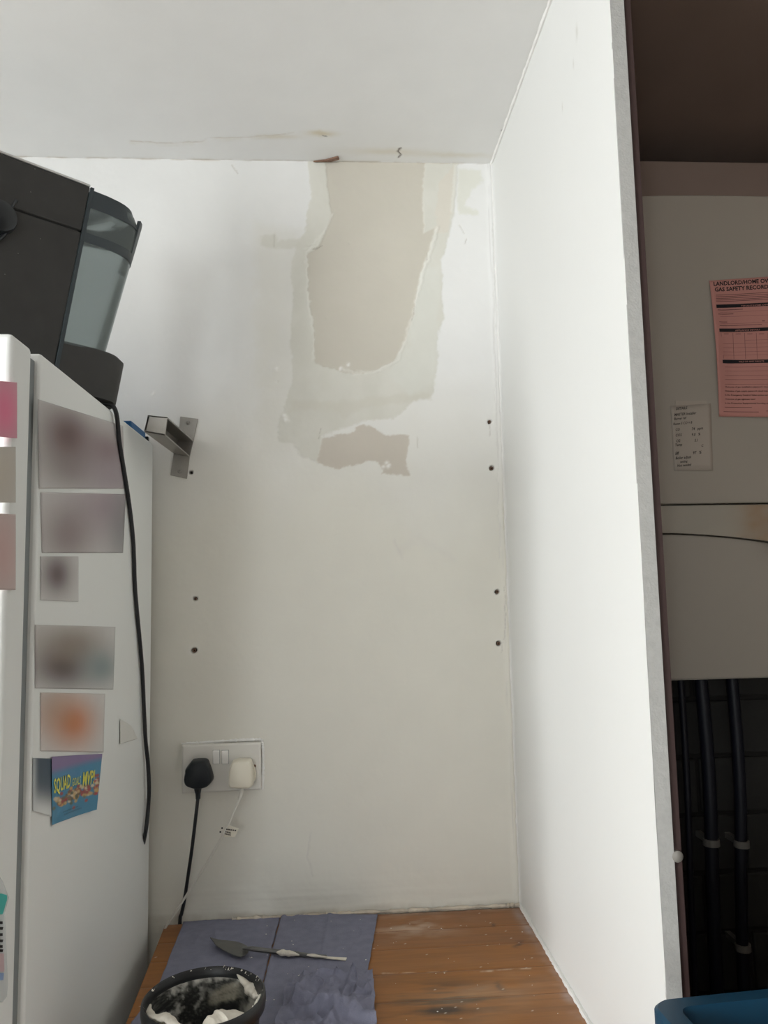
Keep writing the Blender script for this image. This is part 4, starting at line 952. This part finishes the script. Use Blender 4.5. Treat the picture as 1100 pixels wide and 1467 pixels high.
# handwritten note
hn = thing('handwritten_note', 'faded handwritten note taped on the boiler left of the pink sheet', 'note', Cq(990, 630))
n4 = [Cq(960.5, 582), Cq(1018, 578), Cq(1021, 674), Cq(966, 675)]
def nP(A, B, D):
    X = (n4[0].x*(1-A)+n4[1].x*A)*(1-B)+(n4[3].x*(1-A)+n4[2].x*A)*B; Z = (n4[0].z*(1-A)+n4[1].z*A)*(1-B)+(n4[3].z*(1-A)+n4[2].z*A)*B
    return X, np.vectorize(bulge)(X)-.0012+0*A, Z
hs = sheet('note_paper', nP, (0, 1), (0, 1), 12, 12, lambda A, B: (np.zeros(A.shape+(3,))+.5, 0*A), M['note'], hn)
hs.modifiers.new('t', 'SOLIDIFY').thickness = .0003
g = MB(); nx_ = lambda X, Y: U(950+X*.0818, 570+Y*.0818, 'y', YC-.0002)
for X, Y, t_, h_ in ((215,215,'DETAILS',50),(190,320,'MASTER Installer',50),(185,390,'Burner ref',46),(170,480,'Room S CO = 8',46),(210,580,'CO',46),(490,570,'74   ppm',52),(210,680,'CO2',50),(490,670,'9.0   %',52),(220,780,'O2',52),(540,770,'5.1',50),(200,850,'Temp',50),(660,860,'C',46),(205,1000,'Eff',56),(510,990,'97   %',56),(210,1080,'Boiler adjust',50),(290,1140,'setting',44),(240,1210,'Not needed',46)):
    o_ = nx_(X, Y); ax = (nx_(X+100, Y-9)-o_).normalized(); ay = (nx_(X-4, Y-100)-o_).normalized()
    letters(g, t_, h_*.0818/1090*1.14*1.35, o_, ax, ay, shear=.2, sx=.85, bold=.022*h_*.0818/1090*1.54)
g.v = [(x, bulge(x)-.0019, z) for x, y, z in g.v]
g.build('handwriting', M['pen'], hs, smooth=False)
MB().box(tuple(Cq(968, 585, -.0004)), tuple(Cq(1012, 574, .0002))).build('clear_tape', M['note'], hn) 

# pipes under the boiler, with clips
pr = [((1003, 974), (1016, 1120), (1027, 1420), .012), ((1048, 974), (1060, 1130), (1066, 1420), .011), ((975, 974), (984, 1120), (996, 1420), .006)]
for i, (a, b, c, r_) in enumerate(pr):
    p = [U(*q, 'y', -.05) for q in (a, b, c)]
    p[0].z = zb2+.02; x_ = (p[1].x+p[2].x)/2
    path = smoothpath([Vector((p[0].x, -.05, zb2-.0)), Vector((p[1].x, -.05, p[1].z)), Vector((p[2].x, -.05, p[2].z)), Vector((p[2].x, -.05, .0))], 10)
    root = thing('boiler_pipe', ['thick dark pipe below the boiler, between the thin pipe and the other thick one', 'thick dark pipe below the boiler nearest the right border, with two clips', 'thin dark pipe below the boiler closest to the white panel'][i], 'pipe', (p[2].x, -.05, 0), 'pipes below the boiler')
    MB().tube(path, r_, 14).build('tube', M['pipe'], root)
    for q in {0: [(1018, 1209)], 1: [(1063, 1211), (1070, 1360)], 2: []}[i]:
        z_ = U(*q, 'y', -.06).z; xs_ = [v for v in path]; xc_ = min(xs_, key=lambda v: abs(v.z-z_)).x
        MB().lathe([(r_*.9, -.006), (r_+.003, -.006), (r_+.003, .006), (r_*.9, .006)], (xc_, -.05, z_), 24).build('pipe_clip', M['clip'], root)
        MB().box((xc_-.005, -.05+r_, z_-.005), (xc_+.005, .004, z_+.005)).build('clip_post', M['clip'], root)

# ================================================================== BLUE BASIN on the right-hand cabinet
zr2 = 1.115
def Q(px, py, z=zr2): return U(px, py, 'z', z)
bl_, br2 = Q(925, 1432), Q(1100, 1414)
axb = (br2-bl_); axb.z = 0; axb.normalize(); ayb = Vector((axb.y, -axb.x, 0))    # towards us
bs = thing('plastic_basin', 'dark blue rectangular plastic basin at the lower right corner', 'basin', bl_+axb*.16+ayb*.12-Vector((0, 0, .13)))
def rr_(x0, x1, y0, y1, z, r, n=6):
    out = []
    for cx_, cy_, a0 in ((x1-r, y1-r, 0), (x0+r, y1-r, 90), (x0+r, y0+r, 180), (x1-r, y0+r, 270)):
        for k in range(n+1):
            a = math.radians(a0+90*k/n); q = bl_+axb*(cx_+r*math.cos(a))+ayb*(cy_+r*math.sin(a)); out.append(Vector((q.x, q.y, z)))
    return out
LX, LY = .36, .26
rings = [rr_(.03, LX-.03, .03, LY-.03, zr2-.13, .03), rr_(.012, LX-.012, .012, LY-.012, zr2-.02, .022), rr_(.0, LX, .0, LY, zr2-.016, .02), rr_(.0, LX, .0, LY, zr2-.003, .02), rr_(.003, LX-.003, .003, LY-.003, zr2, .018),
         rr_(.021, LX-.021, .017, LY-.017, zr2, .012), rr_(.024, LX-.024, .020, LY-.020, zr2-.004, .012), rr_(.045, LX-.045, .042, LY-.042, zr2-.122, .02)]
MB().loft(rings).build('basin_body', M['basin'], bs, ang=40)
cl = tag(MB().box((0, 0, 0), (.1, .1, .01)).build('red_cloth', M['red']), 'red cloth lying inside the blue basin', 'cloth'); bpy.data.objects.remove(cl)
def redP(A, B, D):
    q = np.array(bl_)[None, None]+np.array(axb)[None, None]*(.07+A[..., None]*.22)+np.array(ayb)[None, None]*(.055+B[..., None]*.14)
    return q[..., 0], q[..., 1], zr2-.120+D
rc = sheet('red_cloth', redP, (0, 1), (0, 1), 60, 50, lambda A, B: (np.zeros(A.shape+(3,)), (np.abs(fbm(A*5, B*5))*.18+.03)*np.clip(np.minimum(np.minimum(A, 1-A), np.minimum(B, 1-B))*6, .03, 1)), M['red'])
tag(rc, 'rumpled red cloth lying inside the blue basin', 'cloth')
kc = thing('side_cabinet', 'low white cabinet carrying the blue basin at the lower right', 'cabinet', (.5, -1.0, 0))
zc = zr2-.1305
cx0, cy0 = XR+.03, YP-.40
MB().box((cx0-.12, cy0-.06, 0), (cx0+.55, YP-.012, zc-.03)).build('carcass', M['white_wall'], kc, smooth=False)
MB().box((cx0-.13, cy0-.07, zc-.03), (cx0+.56, YP-.010, zc)).build('top', M['wood_end'], kc, bevel=.002)
print('PLACES', 'planks', [round(y, 3) for y in ys], 'tub', tc, R, 'fr', yk, g0, g1, g2, ZF, 'lean', lean, 'mach', Mc(195, 340), topz, AX, 'basin', bl_, br2, 'boiler', zt_, zb2)
